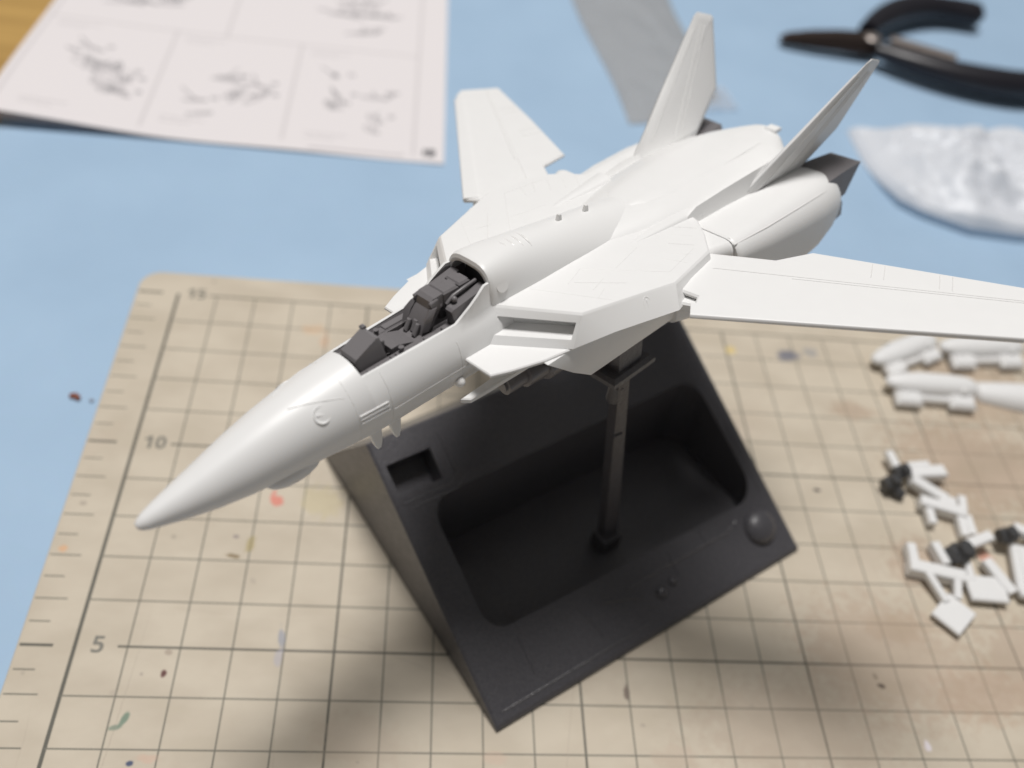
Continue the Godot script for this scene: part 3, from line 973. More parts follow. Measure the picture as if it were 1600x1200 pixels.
func glove(t: Node3D, s: float) -> void:
	# fixed inner wing over the intake: flat top, steep outer side, swept front face with a slot
	var top := [Vector2(5.84, 0.50), Vector2(6.62, 1.66), Vector2(7.6, 1.97), Vector2(8.22, 2.17), Vector2(9.33, 1.99), Vector2(9.72, 1.6), Vector2(10.0, 1.24), Vector2(10.12, 0.86), Vector2(10.0, 0.55), Vector2(9.3, 0.1)]
	var low := [Vector2(5.43, 0.56), Vector2(6.34, 1.73), Vector2(6.97, 2.03), Vector2(8.05, 2.40), Vector2(9.36, 2.06), Vector2(9.75, 1.63), Vector2(10.04, 1.26), Vector2(10.16, 0.86), Vector2(10.04, 0.52), Vector2(9.3, 0.08)]
	var zt := 0.585
	var zl := [0.10, 0.11, 0.25, 0.27, 0.25, 0.2, 0.15, 0.1, 0.1, 0.1]
	var b := Mb.new()
	var tin := Mb.inset(top, 0.035)
	var r0 := PackedVector3Array()
	var r1 := PackedVector3Array()
	var r2 := PackedVector3Array()
	for i in top.size():
		r0.append(J(tin[i].x, tin[i].y * s, zt))
		r1.append(J(top[i].x, top[i].y * s, zt - 0.03))
		r2.append(J(low[i].x, low[i].y * s, zl[i]))
	b.strip(r0, r1)
	var ix := Geometry2D.triangulate_polygon(PackedVector2Array(tin))
	for i in range(0, ix.size(), 3):
		var q := [tin[ix[i]], tin[ix[i + 1]], tin[ix[i + 2]]]
		if (q[1] - q[0]).cross(q[2] - q[0]) > 0: q = [q[0], q[2], q[1]]
		b.tri(J(q[0].x, q[0].y * s, zt), J(q[1].x, q[1].y * s, zt), J(q[2].x, q[2].y * s, zt))
	var m := top.size()
	for i in range(1, m):
		b.quad(r1[i], r1[(i + 1) % m], r2[(i + 1) % m], r2[i])
	var fl := PackedVector3Array()
	for p in r2: fl.append(p)
	b.cap(fl, true)
	# front face: a frame round the slot
	var at := func(u: float, v: float) -> Vector3:
		return (r2[0].lerp(r2[1], u)).lerp(r1[0].lerp(r1[1], u), v)
	var us := [0.0, 0.10, 0.955, 1.0]
	var vs := [0.0, 0.27, 0.78, 1.0]
	for i in 3:
		for j in 3:
			if i == 1 and j == 1: continue
			b.quad(at.call(us[i], vs[j]), at.call(us[i + 1], vs[j]), at.call(us[i + 1], vs[j + 1]), at.call(us[i], vs[j + 1]))
	var back := (J(1, -0.62 * s, 0)).normalized() * 0.36
	var front := PackedVector3Array([at.call(us[1], vs[1]), at.call(us[2], vs[1]), at.call(us[2], vs[2]), at.call(us[1], vs[2])])
	var rear := PackedVector3Array()
	for k in 4:
		var p: Vector3 = front[k]
		p += back * (1.0 if k < 2 else 0.45)
		rear.append(p)
	b.strip(front, rear)
	b.cap(rear)
	commit("wing_glove", b, M.white, t, 25)
	# splitter plate sticking out ahead of and below the intake
	b = Mb.new()
	var pl := [Vector2(5.06, 0.62), Vector2(5.06, 1.27), Vector2(5.35, 1.41), Vector2(5.86, 1.60), Vector2(6.41, 1.72), Vector2(7.1, 1.85), Vector2(8.15, 2.12), Vector2(8.6, 2.0), Vector2(8.6, 0.6)]
	var flat := []
	for p in pl: flat.append(Vector2(p.x, p.y * s))
	b.slab(flat, Transform3D(Basis(), J(0, 0, 0.07)), -0.035, 0.035, 0.018)
	commit("splitter_plate", b, M.white, t, 30)
	b = Mb.new()
	b.box(Transform3D(Basis(), J(5.25, 0.62 * s, 0.14)), Vector3(0.36, 0.09, 0.1), 0.03)
	commit("plate_lug", b, M.white, t)
	# tear-shaped bulge and fine ribs on the glove's top
	b = Mb.new()
	var rr := []
	for k in 9:
		var f := k / 8.0
		var ww := 0.02 + 0.17 * pow(f, 0.8)
		var hh := 0.002 + 0.085 * pow(f, 0.8)
		var ring := PackedVector3Array()
		for j in 9:
			var a := PI * j / 8
			ring.append(J(8.6 + 1.45 * f, (0.90 + 0.04 * f) * s + ww * cos(a), zt - 0.004 + hh * sin(a)))
		rr.append(ring)
	b.loft(rr, false, false, true)
	commit("glove_bulge", b, M.white, t, 50)
	b = Mb.new()
	for q in [[[7.05, 0.95], [7.5, 0.8]], [[7.5, 0.8], [8.4, 1.9]], [[7.15, 1.0], [7.7, 1.6]], [[8.8, 1.5], [9.0, 1.8]], [[9.05, 1.35], [9.3, 1.7]], [[9.3, 1.2], [9.5, 1.5]], [[6.55, 0.6], [7.2, 1.75]], [[7.2, 1.35], [7.55, 1.25]], [[7.1, 1.55], [7.35, 1.45]], [[7.9, 1.2], [8.6, 1.05]], [[8.9, 1.62], [9.08, 1.86]], [[8.62, 1.55], [8.8, 1.95]], [[9.5, 1.05], [9.75, 1.4]], [[8.4, 1.9], [9.2, 1.75]]]:
		b.tube([J(q[0][0], q[0][1] * s, zt - 0.004), J(q[1][0], q[1][1] * s, zt - 0.004)], [0.008], 6)
	commit("panel_seam", b, M.pale, t, 60)
	# oval slot on the outer side
	b = Mb.new()
	var c := J(7.64, 2.105 * s, 0.425)
	var nrm := J(-0.23, 0.74 * s, 0.64).normalized()
	var u := J(1, 0.3 * s, 0).normalized()
	u = (u - nrm * u.dot(nrm)).normalized()
	var w := nrm.cross(u)
	var rings := []
	for q in [[1.03, -0.03], [1.0, 0.001], [0.9, 0.001], [0.78, -0.022], [0.2, -0.03]]:
		var ring := PackedVector3Array()
		for k in 20:
			var a := TAU * k / 20
			ring.append(c + u * cos(a) * 0.075 * q[0] + w * sin(a) * 0.15 * q[0] + nrm * q[1])
		rings.append(ring)
	b.loft(rings)
	b.box(Transform3D(Basis(u, nrm, u.cross(nrm)), c - nrm * 0.012), Vector3(0.035, 0.03, 0.2), 0.008)
	commit("side_slot", b, M.white, t, 35)


func wing(t: Node3D, s: float) -> void:
	# outlines in the wing's plane: leading edge root, tip, trailing edge with its step
	var o: Array
	var frame: Transform3D
	var z_at: float
	if s > 0:
		o = [Vector2(7.92, 2.69), Vector2(9.3, 4.61), Vector2(10.72, 6.57), Vector2(11.02, 6.98), Vector2(11.3, 7.08), Vector2(12.3, 6.68), Vector2(11.94, 6.0), Vector2(10.64, 3.11), Vector2(10.04, 2.79), Vector2(9.5, 1.9), Vector2(9.2, 1.3), Vector2(8.2, 1.5), Vector2(8.35, 2.5)]
		z_at = 0.43
	else:
		o = [Vector2(8.12, 2.68), Vector2(9.5, 4.36), Vector2(11.05, 6.25), Vector2(11.2, 6.42), Vector2(11.42, 6.53), Vector2(12.1, 5.97), Vector2(11.4, 4.2), Vector2(10.69, 2.56), Vector2(10.06, 2.52), Vector2(9.66, 1.9), Vector2(9.3, 1.3), Vector2(8.3, 1.5), Vector2(8.35, 2.3)]
		z_at = 0.30
	var pts := []
	for p in o: pts.append(Vector2(p.x, p.y * s))
	frame = Transform3D(Basis(), J(0, 0, z_at))
	var b := Mb.new()
	b.slab(pts, frame, -0.09, 0.0, 0.03)
	commit("wing", b, M.white, t, 40)
	# leading-edge slat: a rounded strip just ahead of the wing panel
	b = Mb.new()
	var a0: Vector2 = pts[0]
	var a1: Vector2 = pts[2]
	var d := (a1 - a0).normalized()
	var aft := Vector2(-d.y, d.x) * s
	if aft.x < 0: aft = -aft
	var r0 := []
	for k in 2:
		var f: float = [0.0, 0.995][k]
		var base := a0.lerp(a1, f) - aft * 0.05
		var w: float = lerpf(0.30, 0.2, f)
		var ring := PackedVector3Array()
		for q in [[0.0, -0.05], [0.03, -0.015], [0.1, 0.005], [1.0, 0.012], [1.0, -0.1], [0.1, -0.09]]:
			var p: Vector2 = base + aft * (w * q[0])
			ring.append(J(p.x, p.y, z_at + q[1]))
		r0.append(ring)
	b.loft(r0)
	commit("wing_slat", b, M.white, t, 50)
	# flap seams: fine raised lines
	b = Mb.new()
	for q in [[0.16, 0.62, 0.02], [0.2, 0.74, 0.25]]:
		var p0: Vector2 = (pts[9] as Vector2).lerp(pts[0], q[0] + 0.1)
		var p1: Vector2 = (pts[5] as Vector2).lerp(pts[3], q[0] + 0.12)
		p0 = p0.lerp(p1, q[2])
		b.tube([J(p0.x, p0.y, z_at - 0.004), J(p1.x, p1.y, z_at - 0.004)], [0.012], 6)
	for f in [0.3, 0.36, 0.62, 0.68]:
		var p2: Vector2 = (pts[7] as Vector2).lerp(pts[6] if s > 0 else pts[5], f)
		var p3 := p2 - Vector2(0.42, -0.2 * s)
		b.tube([J(p2.x - 0.06, p2.y + 0.03 * s, z_at - 0.004), J(p3.x, p3.y, z_at - 0.004)], [0.011], 6)
	commit("panel_seam", b, M.pale, t, 60)
	# pivot fairing below the root
	b = Mb.new()
	b.slab([Vector2(8.1, 2.2 * s), Vector2(8.35, 2.75 * s), Vector2(8.9, 2.9 * s), Vector2(9.3, 2.2 * s)], Transform3D(Basis(), J(0, 0, z_at - 0.2)), -0.09, 0.09, 0.03)
	commit("pivot_fairing", b, M.white, t)


func ring_box(x: float, y0: float, y1: float, z0: float, z1: float, r: float, s: float, n := 4) -> PackedVector3Array:
	var ring := PackedVector3Array()
	for c in [[y1 - r, z1 - r, 0.0], [y0 + r, z1 - r, 90.0], [y0 + r, z0 + r, 180.0], [y1 - r, z0 + r, 270.0]]:
		for k in n + 1:
			var a := deg_to_rad(c[2] + 90.0 * k / n)
			ring.append(J(x, (c[0] + r * cos(a)) * s, c[1] + r * sin(a)))
	return ring


func nacelle(t: Node3D, s: float) -> void:
	# intake trunk under the glove, with a raked mouth
	var b := Mb.new()
	var rings := []
	for q in [[0.0, 0.0], [0.25, 0.0], [1.0, 0.0]]:
		var ring := PackedVector3Array()
		for p in [[0.55, 0.06], [1.68, 0.06], [1.74, -0.35], [1.6, -0.82], [1.48, -0.93], [0.7, -0.93], [0.55, -0.8]]:
			var f: float = clampf((0.06 - p[1]) / 0.99, 0, 1)
			var x0 := lerpf(5.85, 7.05, f)
			ring.append(J(lerpf(x0, 10.0, q[0]), p[0] * s, p[1]))
		rings.append(ring)
	b.loft(rings, true, false, true)
	var inner := PackedVector3Array()
	var deep := PackedVector3Array()
	var c := Vector3.ZERO
	for p in rings[0]: c += p
	c /= 7.0
	for p in rings[0]:
		inner.append(p.lerp(c, 0.1))
		deep.append(p.lerp(c, 0.16) + J(0.9, 0, 0))
	b.strip(inner, rings[0])
	b.strip(deep, inner)
	commit("intake_trunk", b, M.white, t, 30)
	b = Mb.new()
	b.cap(deep)
	commit("intake_fan", b, M.grey, t)
	# rear shoulder block between the glove and the engine
	b = Mb.new()
	b.loft([ring_box(9.0, 0.6, 1.7, -0.9, 0.44, 0.15, s), ring_box(9.9, 0.95, 2.06, -0.93, 0.47, 0.2, s), ring_box(9.98, 0.97, 2.04, -0.9, 0.45, 0.2, s)])
	commit("engine_shoulder", b, M.white, t, 35)
	# engine housing: a long rounded box that closes round the nozzle; the right-hand one droops a little
	var sag := Vector3.ZERO if s > 0 else J(0, 0.25, -0.2) * CM
	b = Mb.new()
	rings = []
	for q in [[10.0, 1.0, 2.12, -0.93, 0.45, 0.3], [10.06, 0.96, 2.17, -0.97, 0.49, 0.34], [10.8, 0.94, 2.27, -1.0, 0.52, 0.42], [11.8, 0.92, 2.33, -0.99, 0.53, 0.5], [12.5, 0.9, 2.32, -0.94, 0.5, 0.54], [13.0, 0.9, 2.25, -0.84, 0.44, 0.54], [13.28, 0.92, 2.17, -0.72, 0.37, 0.5], [13.4, 1.0, 2.08, -0.6, 0.28, 0.42]]:
		rings.append(ring_box(q[0], q[1], q[2], q[3], q[4], q[5], s, 7))
	b.loft(rings)
	commit("engine_housing", b, M.white, t, 45).position = sag
	# seam along the top edge of the housing
	b = Mb.new()
	b.tube([J(9.98, 2.02 * s, 0.41), J(10.8, 2.11 * s, 0.425), J(11.8, 2.14 * s, 0.415), J(12.5, 2.12 * s, 0.37), J(13.0, 2.06 * s, 0.28), J(13.32, 1.9 * s, 0.28)], [0.016], 6)
	b.tube([J(10.03, 1.15 * s, 0.46), J(10.03, 1.9 * s, 0.46), J(10.04, 2.1 * s, 0.3), J(10.04, 2.16 * s, -0.3)], [0.009], 6)
	commit("housing_seam", b, M.pale, t, 60).position = sag
	# dark nozzle: an upper and a lower flap closing to a wedge
	b = Mb.new()
	b.loft([
		PackedVector3Array([J(12.9, 0.8 * s, -0.1), J(12.9, 1.2 * s, 0.36), J(12.9, 1.98 * s, 0.36), J(12.9, 2.05 * s, -0.1)]),
		PackedVector3Array([J(13.3, 0.86 * s, -0.1), J(13.4, 1.28 * s, 0.42), J(13.4, 2.0 * s, 0.40), J(13.4, 2.06 * s, -0.1)]),
		PackedVector3Array([J(13.55, 0.9 * s, -0.08), J(14.02, 1.4 * s, 0.40), J(14.1, 2.0 * s, 0.38), J(13.62, 2.05 * s, -0.1)])])
	commit("nozzle_flap", b, M.grey, t, 20).position = sag
	b = Mb.new()
	b.loft([
		PackedVector3Array([J(12.9, 0.9 * s, -0.7), J(12.9, 0.8 * s, -0.12), J(12.9, 2.05 * s, -0.12), J(12.9, 1.95 * s, -0.7)]),
		PackedVector3Array([J(13.4, 1.0 * s, -0.72), J(13.45, 0.85 * s, -0.12), J(13.45, 2.05 * s, -0.12), J(13.4, 1.98 * s, -0.72)]),
		PackedVector3Array([J(13.75, 1.05 * s, -0.62), J(13.65, 0.95 * s, -0.3), J(13.65, 2.02 * s, -0.3), J(13.75, 2.0 * s, -0.62)])])
	commit("nozzle_flap", b, M.grey, t, 20).position = sag


func fin(t: Node3D, s: float) -> void:
	# canted fin: outline in (x, height along the fin), lofted thin to the tip
	var k := 0.35
	var P := func(x: float, z: float, side: float) -> Vector3:
		var th := lerpf(0.11, 0.035, clampf((z - 0.4) / 2.0, 0, 1)) * side
		return J(x, (1.2 + k * (z - 0.4)) * s + th * 0.94 * s, z - th * 0.33)
	var o := [Vector2(11.0, 0.28), Vector2(12.4, 1.37), Vector2(13.5, 2.2), Vector2(13.72, 2.37), Vector2(13.84, 2.41), Vector2(14.24, 2.26), Vector2(14.28, 2.2), Vector2(14.0, 0.92), Vector2(13.1, 0.28)]
	var small := Mb.inset(o, 0.15)
	var rings := []
	for q in [[small, -1.0], [o, -0.3], [o, 0.3], [small, 1.0]]:
		var ring := PackedVector3Array()
		for p in q[0]: ring.append(P.call(p.x, p.y, q[1]))
		rings.append(ring)
	var b := Mb.new()
	b.loft(rings)
	commit("tail_fin", b, M.white, t, 80)
	# raised spanwise lines of the fin
	b = Mb.new()
	for q in [[11.7, 0.6, 13.6, 2.15], [12.4, 0.5, 13.85, 2.2], [12.65, 0.55, 13.95, 2.15]]:
		for side in [-1.0, 1.0]:
			b.tube([P.call(q[0], q[1], side), P.call(q[2], q[3], side)], [0.009], 6)
	commit("panel_seam", b, M.pale, t, 60)
	# strake: the fin's root runs forward to a point beside the back plate
	if s > 0:
		b = Mb.new()
		b.loft([
			PackedVector3Array([J(9.9, 1.06, 0.56), J(9.9, 1.10, 0.64), J(9.9, 1.14, 0.5)]),
			PackedVector3Array([J(10.1, 1.02, 0.54), J(10.1, 1.11, 0.74), J(10.1, 1.19, 0.40)]),
			PackedVector3Array([J(10.8, 1.02, 0.54), J(10.8, 1.15, 0.80), J(10.8, 1.27, 0.34)]),
			PackedVector3Array([J(11.5, 1.06, 0.5), J(11.5, 1.23, 0.88), J(11.5, 1.36, 0.32)]),
			PackedVector3Array([J(12.4, 1.10, 0.4), J(12.4, 1.30, 0.94), J(12.4, 1.38, 0.32)]),
			PackedVector3Array([J(13.0, 1.16, 0.34), J(13.0, 1.27, 0.7), J(13.0, 1.31, 0.32)])])
		commit("fin_strake", b, M.white, t, 40)
	# low pointed fairing running forward from the fin's root
	b = Mb.new()
	b.loft([
		PackedVector3Array([J(9.98, 1.12 * s, 0.40), J(9.98, 1.16 * s, 0.44), J(9.98, 1.2 * s, 0.40), J(9.98, 1.16 * s, 0.36)]),
		PackedVector3Array([J(10.8, 1.05 * s, 0.36), J(10.8, 1.17 * s, 0.56), J(10.8, 1.28 * s, 0.40), J(10.8, 1.17 * s, 0.28)]),
		PackedVector3Array([J(12.9, 1.05 * s, 0.28), J(12.9, 1.17 * s, 0.42), J(12.9, 1.26 * s, 0.32), J(12.9, 1.17 * s, 0.22)])])
	commit("fin_root", b, M.white, t, 30)


# ---------------------------------------------------------------- loose kit parts
func bar(b: Mb, p: Vector3, q: Vector3, w: float, h: float, bev := 0.03) -> void:   # a chamfered bar from p to q
	var d := q - p
	var x := d.normalized()
	var up := Vector3.UP
	if absf(x.y) > 0.95: up = Vector3.RIGHT
	var z := x.cross(up).normalized()
	b.box(Transform3D(Basis(x, z.cross(x), z), (p + q) / 2.0), Vector3(d.length() + 0.05, h * 1.2, w * 1.25), bev * 0.45)


func pod(label: String, at: Vector3, turn: float, size := 1.0, pads := true) -> void:
	var t := thing("kit_shell", label, "model part", at, turn, "" )
	var b := Mb.new()
	var rings := []
	for q in [[-1.3, 0.06, 0.1, 0.10], [-1.22, 0.16, 0.22, 0.16], [-0.9, 0.24, 0.36, 0.24], [-0.3, 0.3, 0.46, 0.28], [0.5, 0.3, 0.46, 0.28], [1.0, 0.27, 0.42, 0.25], [1.25, 0.2, 0.34, 0.2], [1.3, 0.14, 0.28, 0.16]]:
		var ring := PackedVector3Array()
		for k in 14:
			var a := TAU * k / 14
			ring.append(Vector3(q[0], 0.34 + q[1] * sin(a) * (1.0 if sin(a) > 0 else 0.55), -0.12 + q[2] * 0.8 * cos(a)) * size)
		rings.append(ring)
	b.loft(rings)
	commit("shell", b, M.white, t, 40)
	b = Mb.new()
	b.ball(Vector3(0.85, 0.45, 0.12) * size, Vector3(0.14, 0.1, 0.12) * size)
	commit("boss", b, M.pale, t, 60)
	if pads:
		for x in [-0.75, 0.8]:
			b = Mb.new()
			b.box(Transform3D(Basis(Vector3(1, 0, 0), 0.25), Vector3(x, 0.22, 0.38) * size), Vector3(0.75, 0.3, 0.42) * size, 0.1 * size)
			commit("side_pad", b, M.white, t, 40)
		b = Mb.new()
		b.box(Transform3D(Basis(), Vector3(0.05, 0.16, 0.2) * size), Vector3(2.0, 0.28, 0.4) * size, 0.05)
		commit("inner_spar", b, M.pale, t, 40)


func joint_ball(b: Mb, c: Vector3, r: float) -> void:
	b.ball(c, Vector3(r, r * 0.9, r) * 0.78, 9, 6)
	b.tube([c + Vector3(-r * 0.75, 0, r * 0.25), c + Vector3(r * 0.75, 0.02, -r * 0.25)], [r * 0.62], 9)
	b.tube([c + Vector3(0, r * 0.4, 0), c + Vector3(0.03, r * 0.95, 0.02)], [r * 0.5], 8)


func parts_on_mat() -> void:
	pod("white kit shell tilted towards the wing, leftmost of the upper two behind the stand", Vector3(20.25, 0, -14.35), 0.46, 0.92)
	pod("white kit shell half hidden by the jet's wing edge at the right", Vector3(22.7, 0, -14.65), 0.1, 1.0)
	pod("white kit shell with two square pads, nearest the small parts pile", Vector3(20.55, 0, -13.0), -0.02, 1.0)
	var t := thing("kit_fairing", "long smooth white kit fairing at the right edge of the mat", "model part", Vector3(23.5, 0, -13.05), -0.12)
	var b := Mb.new()
	var rings := []
	for q in [[-1.45, 0.18, 0.22], [-1.35, 0.3, 0.34], [-0.5, 0.4, 0.46], [0.6, 0.5, 0.55], [1.8, 0.42, 0.5], [2.4, 0.2, 0.3]]:
		var ring := PackedVector3Array()
		for k in 9:
			var a := PI * k / 8
			ring.append(Vector3(q[0], 0.02 + q[1] * sin(a), q[2] * cos(a)))
		rings.append(ring)
	b.loft(rings)
	commit("fairing_shell", b, M.white, t, 45)
	b = Mb.new()
	b.box(Transform3D(Basis(), Vector3(-1.4, 0.1, 0)), Vector3(0.3, 0.16, 0.24), 0.03)
	commit("fairing_tab", b, M.pale, t)

	# an arm with two dark joints and white bars
	t = thing("jointed_kit_piece", "white kit arm with two dark grey ball joints, farthest left of the pile", "model part", Vector3(18.6, 0, -9.9))
	b = Mb.new()
	joint_ball(b, Vector3(-0.30, 0.3, 0.2), 0.27)
	b.tube([Vector3(-0.2, 0.2, 0.3), Vector3(0.0, 0.1, 0.42)], [0.16], 10)
	commit("ball_joint", b, M.joint, t, 50)
	b = Mb.new()
	joint_ball(b, Vector3(0.03, 0.38, -0.1), 0.26)
	commit("ball_joint", b, M.joint, t, 50)
	b = Mb.new()
	bar(b, Vector3(0.0, 0.3, -0.3), Vector3(-0.06, 0.3, -0.75), 0.16, 0.16)
	commit("peg", b, M.white, t)
	b = Mb.new()
	bar(b, Vector3(0.3, 0.3, -0.12), Vector3(1.25, 0.3, -0.22), 0.27, 0.24, 0.07)
	bar(b, Vector3(0.3, 0.36, -0.32), Vector3(0.85, 0.36, -0.4), 0.12, 0.16, 0.03)
	commit("upper_bar", b, M.white, t)
	b = Mb.new()
	bar(b, Vector3(0.28, 0.34, 0.1), Vector3(1.1, 0.16, 0.55), 0.24, 0.2, 0.05)
	commit("lower_bar", b, M.white, t)

	t = thing("kit_bracket", "white kit bracket with short pegs, between the two darker jointed arms", "model part", Vector3(19.5, 0, -9.0))
	b = Mb.new()
	bar(b, Vector3(-0.55, 0.22, -0.22), Vector3(0.5, 0.22, 0.1), 0.24, 0.26, 0.06)
	bar(b, Vector3(-0.05, 0.26, -0.22), Vector3(0.3, 0.26, -0.12), 0.3, 0.2, 0.05)
	commit("bracket_bar", b, M.white, t)
	for q in [[-0.4, 0.0, -0.42, 0.38], [0.62, -0.42, 0.52, 0.0], [0.35, 0.2, 0.3, 0.7], [0.55, 0.15, 0.52, 0.65]]:
		b = Mb.new()
		bar(b, Vector3(q[0], 0.2, q[1]), Vector3(q[2], 0.18, q[3]), 0.16, 0.18, 0.04)
		commit("peg", b, M.white, t)

	t = thing("jointed_kit_piece", "white L-shaped kit piece with an upright end and a big dark grey ball joint", "model part", Vector3(18.8, 0, -7.4))
	b = Mb.new()
	bar(b, Vector3(-0.76, 0.2, 0.03), Vector3(0.5, 0.2, 0.3), 0.26, 0.3, 0.07)
	commit("limb_bar", b, M.white, t)
	for q in [[-0.64, -0.02, -0.58, -0.52], [0.16, -0.05, 0.05, -0.58]]:
		b = Mb.new()
		bar(b, Vector3(q[0], 0.22, q[1]), Vector3(q[2], 0.24, q[3]), 0.18, 0.24, 0.05)
		commit("limb_prong", b, M.white, t)
	b = Mb.new()
	joint_ball(b, Vector3(0.52, 0.4, -0.28), 0.36)
	commit("ball_joint", b, M.joint, t, 20)
	b = Mb.new()
	bar(b, Vector3(0.8, 0.4, -0.5), Vector3(1.5, 0.4, -0.78), 0.2, 0.18, 0.05)
	commit("stub", b, M.white, t)

	t = thing("kit_plate", "square white kit plate turned corner-on with two thin arms, nearest the camera", "model part", Vector3(18.75, 0, -6.2), 0.72)
	b = Mb.new()
	b.slab([Vector2(-0.42, -0.36), Vector2(0.40, -0.36), Vector2(0.42, 0.36), Vector2(-0.40, 0.36)], Transform3D(Basis(), Vector3(0, 0.16, 0)), -0.06, 0.06, 0.03)
	commit("plate", b, M.white, t)
	b = Mb.new()
	bar(b, Vector3(0.12, 0.2, -0.3), Vector3(0.35, 0.3, -0.95), 0.14, 0.14, 0.03)
	commit("arm", b, M.white, t)
	b = Mb.new()
	bar(b, Vector3(0.42, 0.2, -0.15), Vector3(0.85, 0.3, -0.45), 0.14, 0.14, 0.03)
	commit("arm", b, M.white, t)

	t = thing("kit_plate", "oblong white kit plate lying square to the grid below the big ball joint", "model part", Vector3(19.78, 0, -6.85), -0.08)
	b = Mb.new()
	b.slab([Vector2(-0.48, -0.32), Vector2(0.46, -0.34), Vector2(0.48, 0.32), Vector2(-0.44, 0.34)], Transform3D(Basis(), Vector3(0, 0.2, 0)), -0.07, 0.07, 0.03)
	commit("plate", b, M.white, t)
	b = Mb.new()
	bar(b, Vector3(-0.3, 0.2, -0.2), Vector3(-0.3, 0.22, -0.75), 0.14, 0.14, 0.03)
	commit("arm", b, M.white, t)
	b = Mb.new()
	bar(b, Vector3(0.2, 0.24, -0.75), Vector3(0.62, 0.2, 0.02), 0.22, 0.16, 0.04)
	commit("arm", b, M.white, t)

	t = thing("ribbed_kit_piece", "long white kit blade with ribbed top and dark ball joint, rightmost of the pile", "model part", Vector3(20.95, 0, -7.3), -0.22)
	b = Mb.new()
	b.slab([Vector2(-0.28, -0.75), Vector2(0.3, -0.75), Vector2(0.34, 0.5), Vector2(0.2, 0.72), Vector2(-0.24, 0.72), Vector2(-0.32, 0.5)], Transform3D(Basis(), Vector3(0, 0.24, 0)), -0.1, 0.1, 0.04)
	commit("blade", b, M.white, t)
	for x in [-0.1, 0.1]:
		b = Mb.new()
		bar(b, Vector3(x, 0.34, -0.6), Vector3(x, 0.34, 0.5), 0.06, 0.06, 0.015)
		commit("rib", b, M.white, t)
	b = Mb.new()
	joint_ball(b, Vector3(-0.4, 0.42, -0.85), 0.28)
	commit("ball_joint", b, M.joint, t, 20)
	b = Mb.new()
	bar(b, Vector3(-0.2, 0.46, -1.1), Vector3(0.7, 0.42, -0.9), 0.2, 0.18, 0.05)
	bar(b, Vector3(0.2, 0.5, -1.0), Vector3(0.35, 0.5, -1.5), 0.18, 0.18, 0.05)
	commit("crossbar", b, M.white, t)

	# crumbs of dried paint
	var crumb := plain_mat(lin(0.22, 0.07, 0.04), 0.7)
	b = Mb.new()
	b.ball(Vector3(0, 0.05, 0), Vector3(0.13, 0.05, 0.09), 7, 5)
	b.ball(Vector3(0.1, 0.05, 0.06), Vector3(0.07, 0.05, 0.08), 6, 5)
	t = thing("paint_crumb", "tiny red-brown crumb on the blue sheet left of the mat", "crumb", Vector3(-1.75, -0.2, -11.42))
	commit("crumb", b, crumb, t, 30)
	b = Mb.new()
	b.ball(Vector3(0, 0.03, 0), Vector3(0.06, 0.03, 0.05), 7, 5)
	t = thing("paint_crumb", "faint grey speck just beside the mat's left edge on blue", "crumb", Vector3(-1.33, -0.2, -11.32))
	commit("crumb", b, plain_mat(lin(0.28, 0.3, 0.36), 0.8), t, 30)


# ---------------------------------------------------------------- things on the blue sheet
func paper_h(x: float, z: float) -> float:
	var f := clampf((-x + 1.5) / 8.5, 0.0, 1.0)
	return 0.06 + 0.55 * f * f * smoothstep(-33.0, -22.0, z) + 0.03 * sin(x * 0.9) * smoothstep(-30.0, -22.0, z)


func desk_things() -> void:
	instruction_sheet()
	plastic_sleeve()
	crumpled_bag()
	nippers()


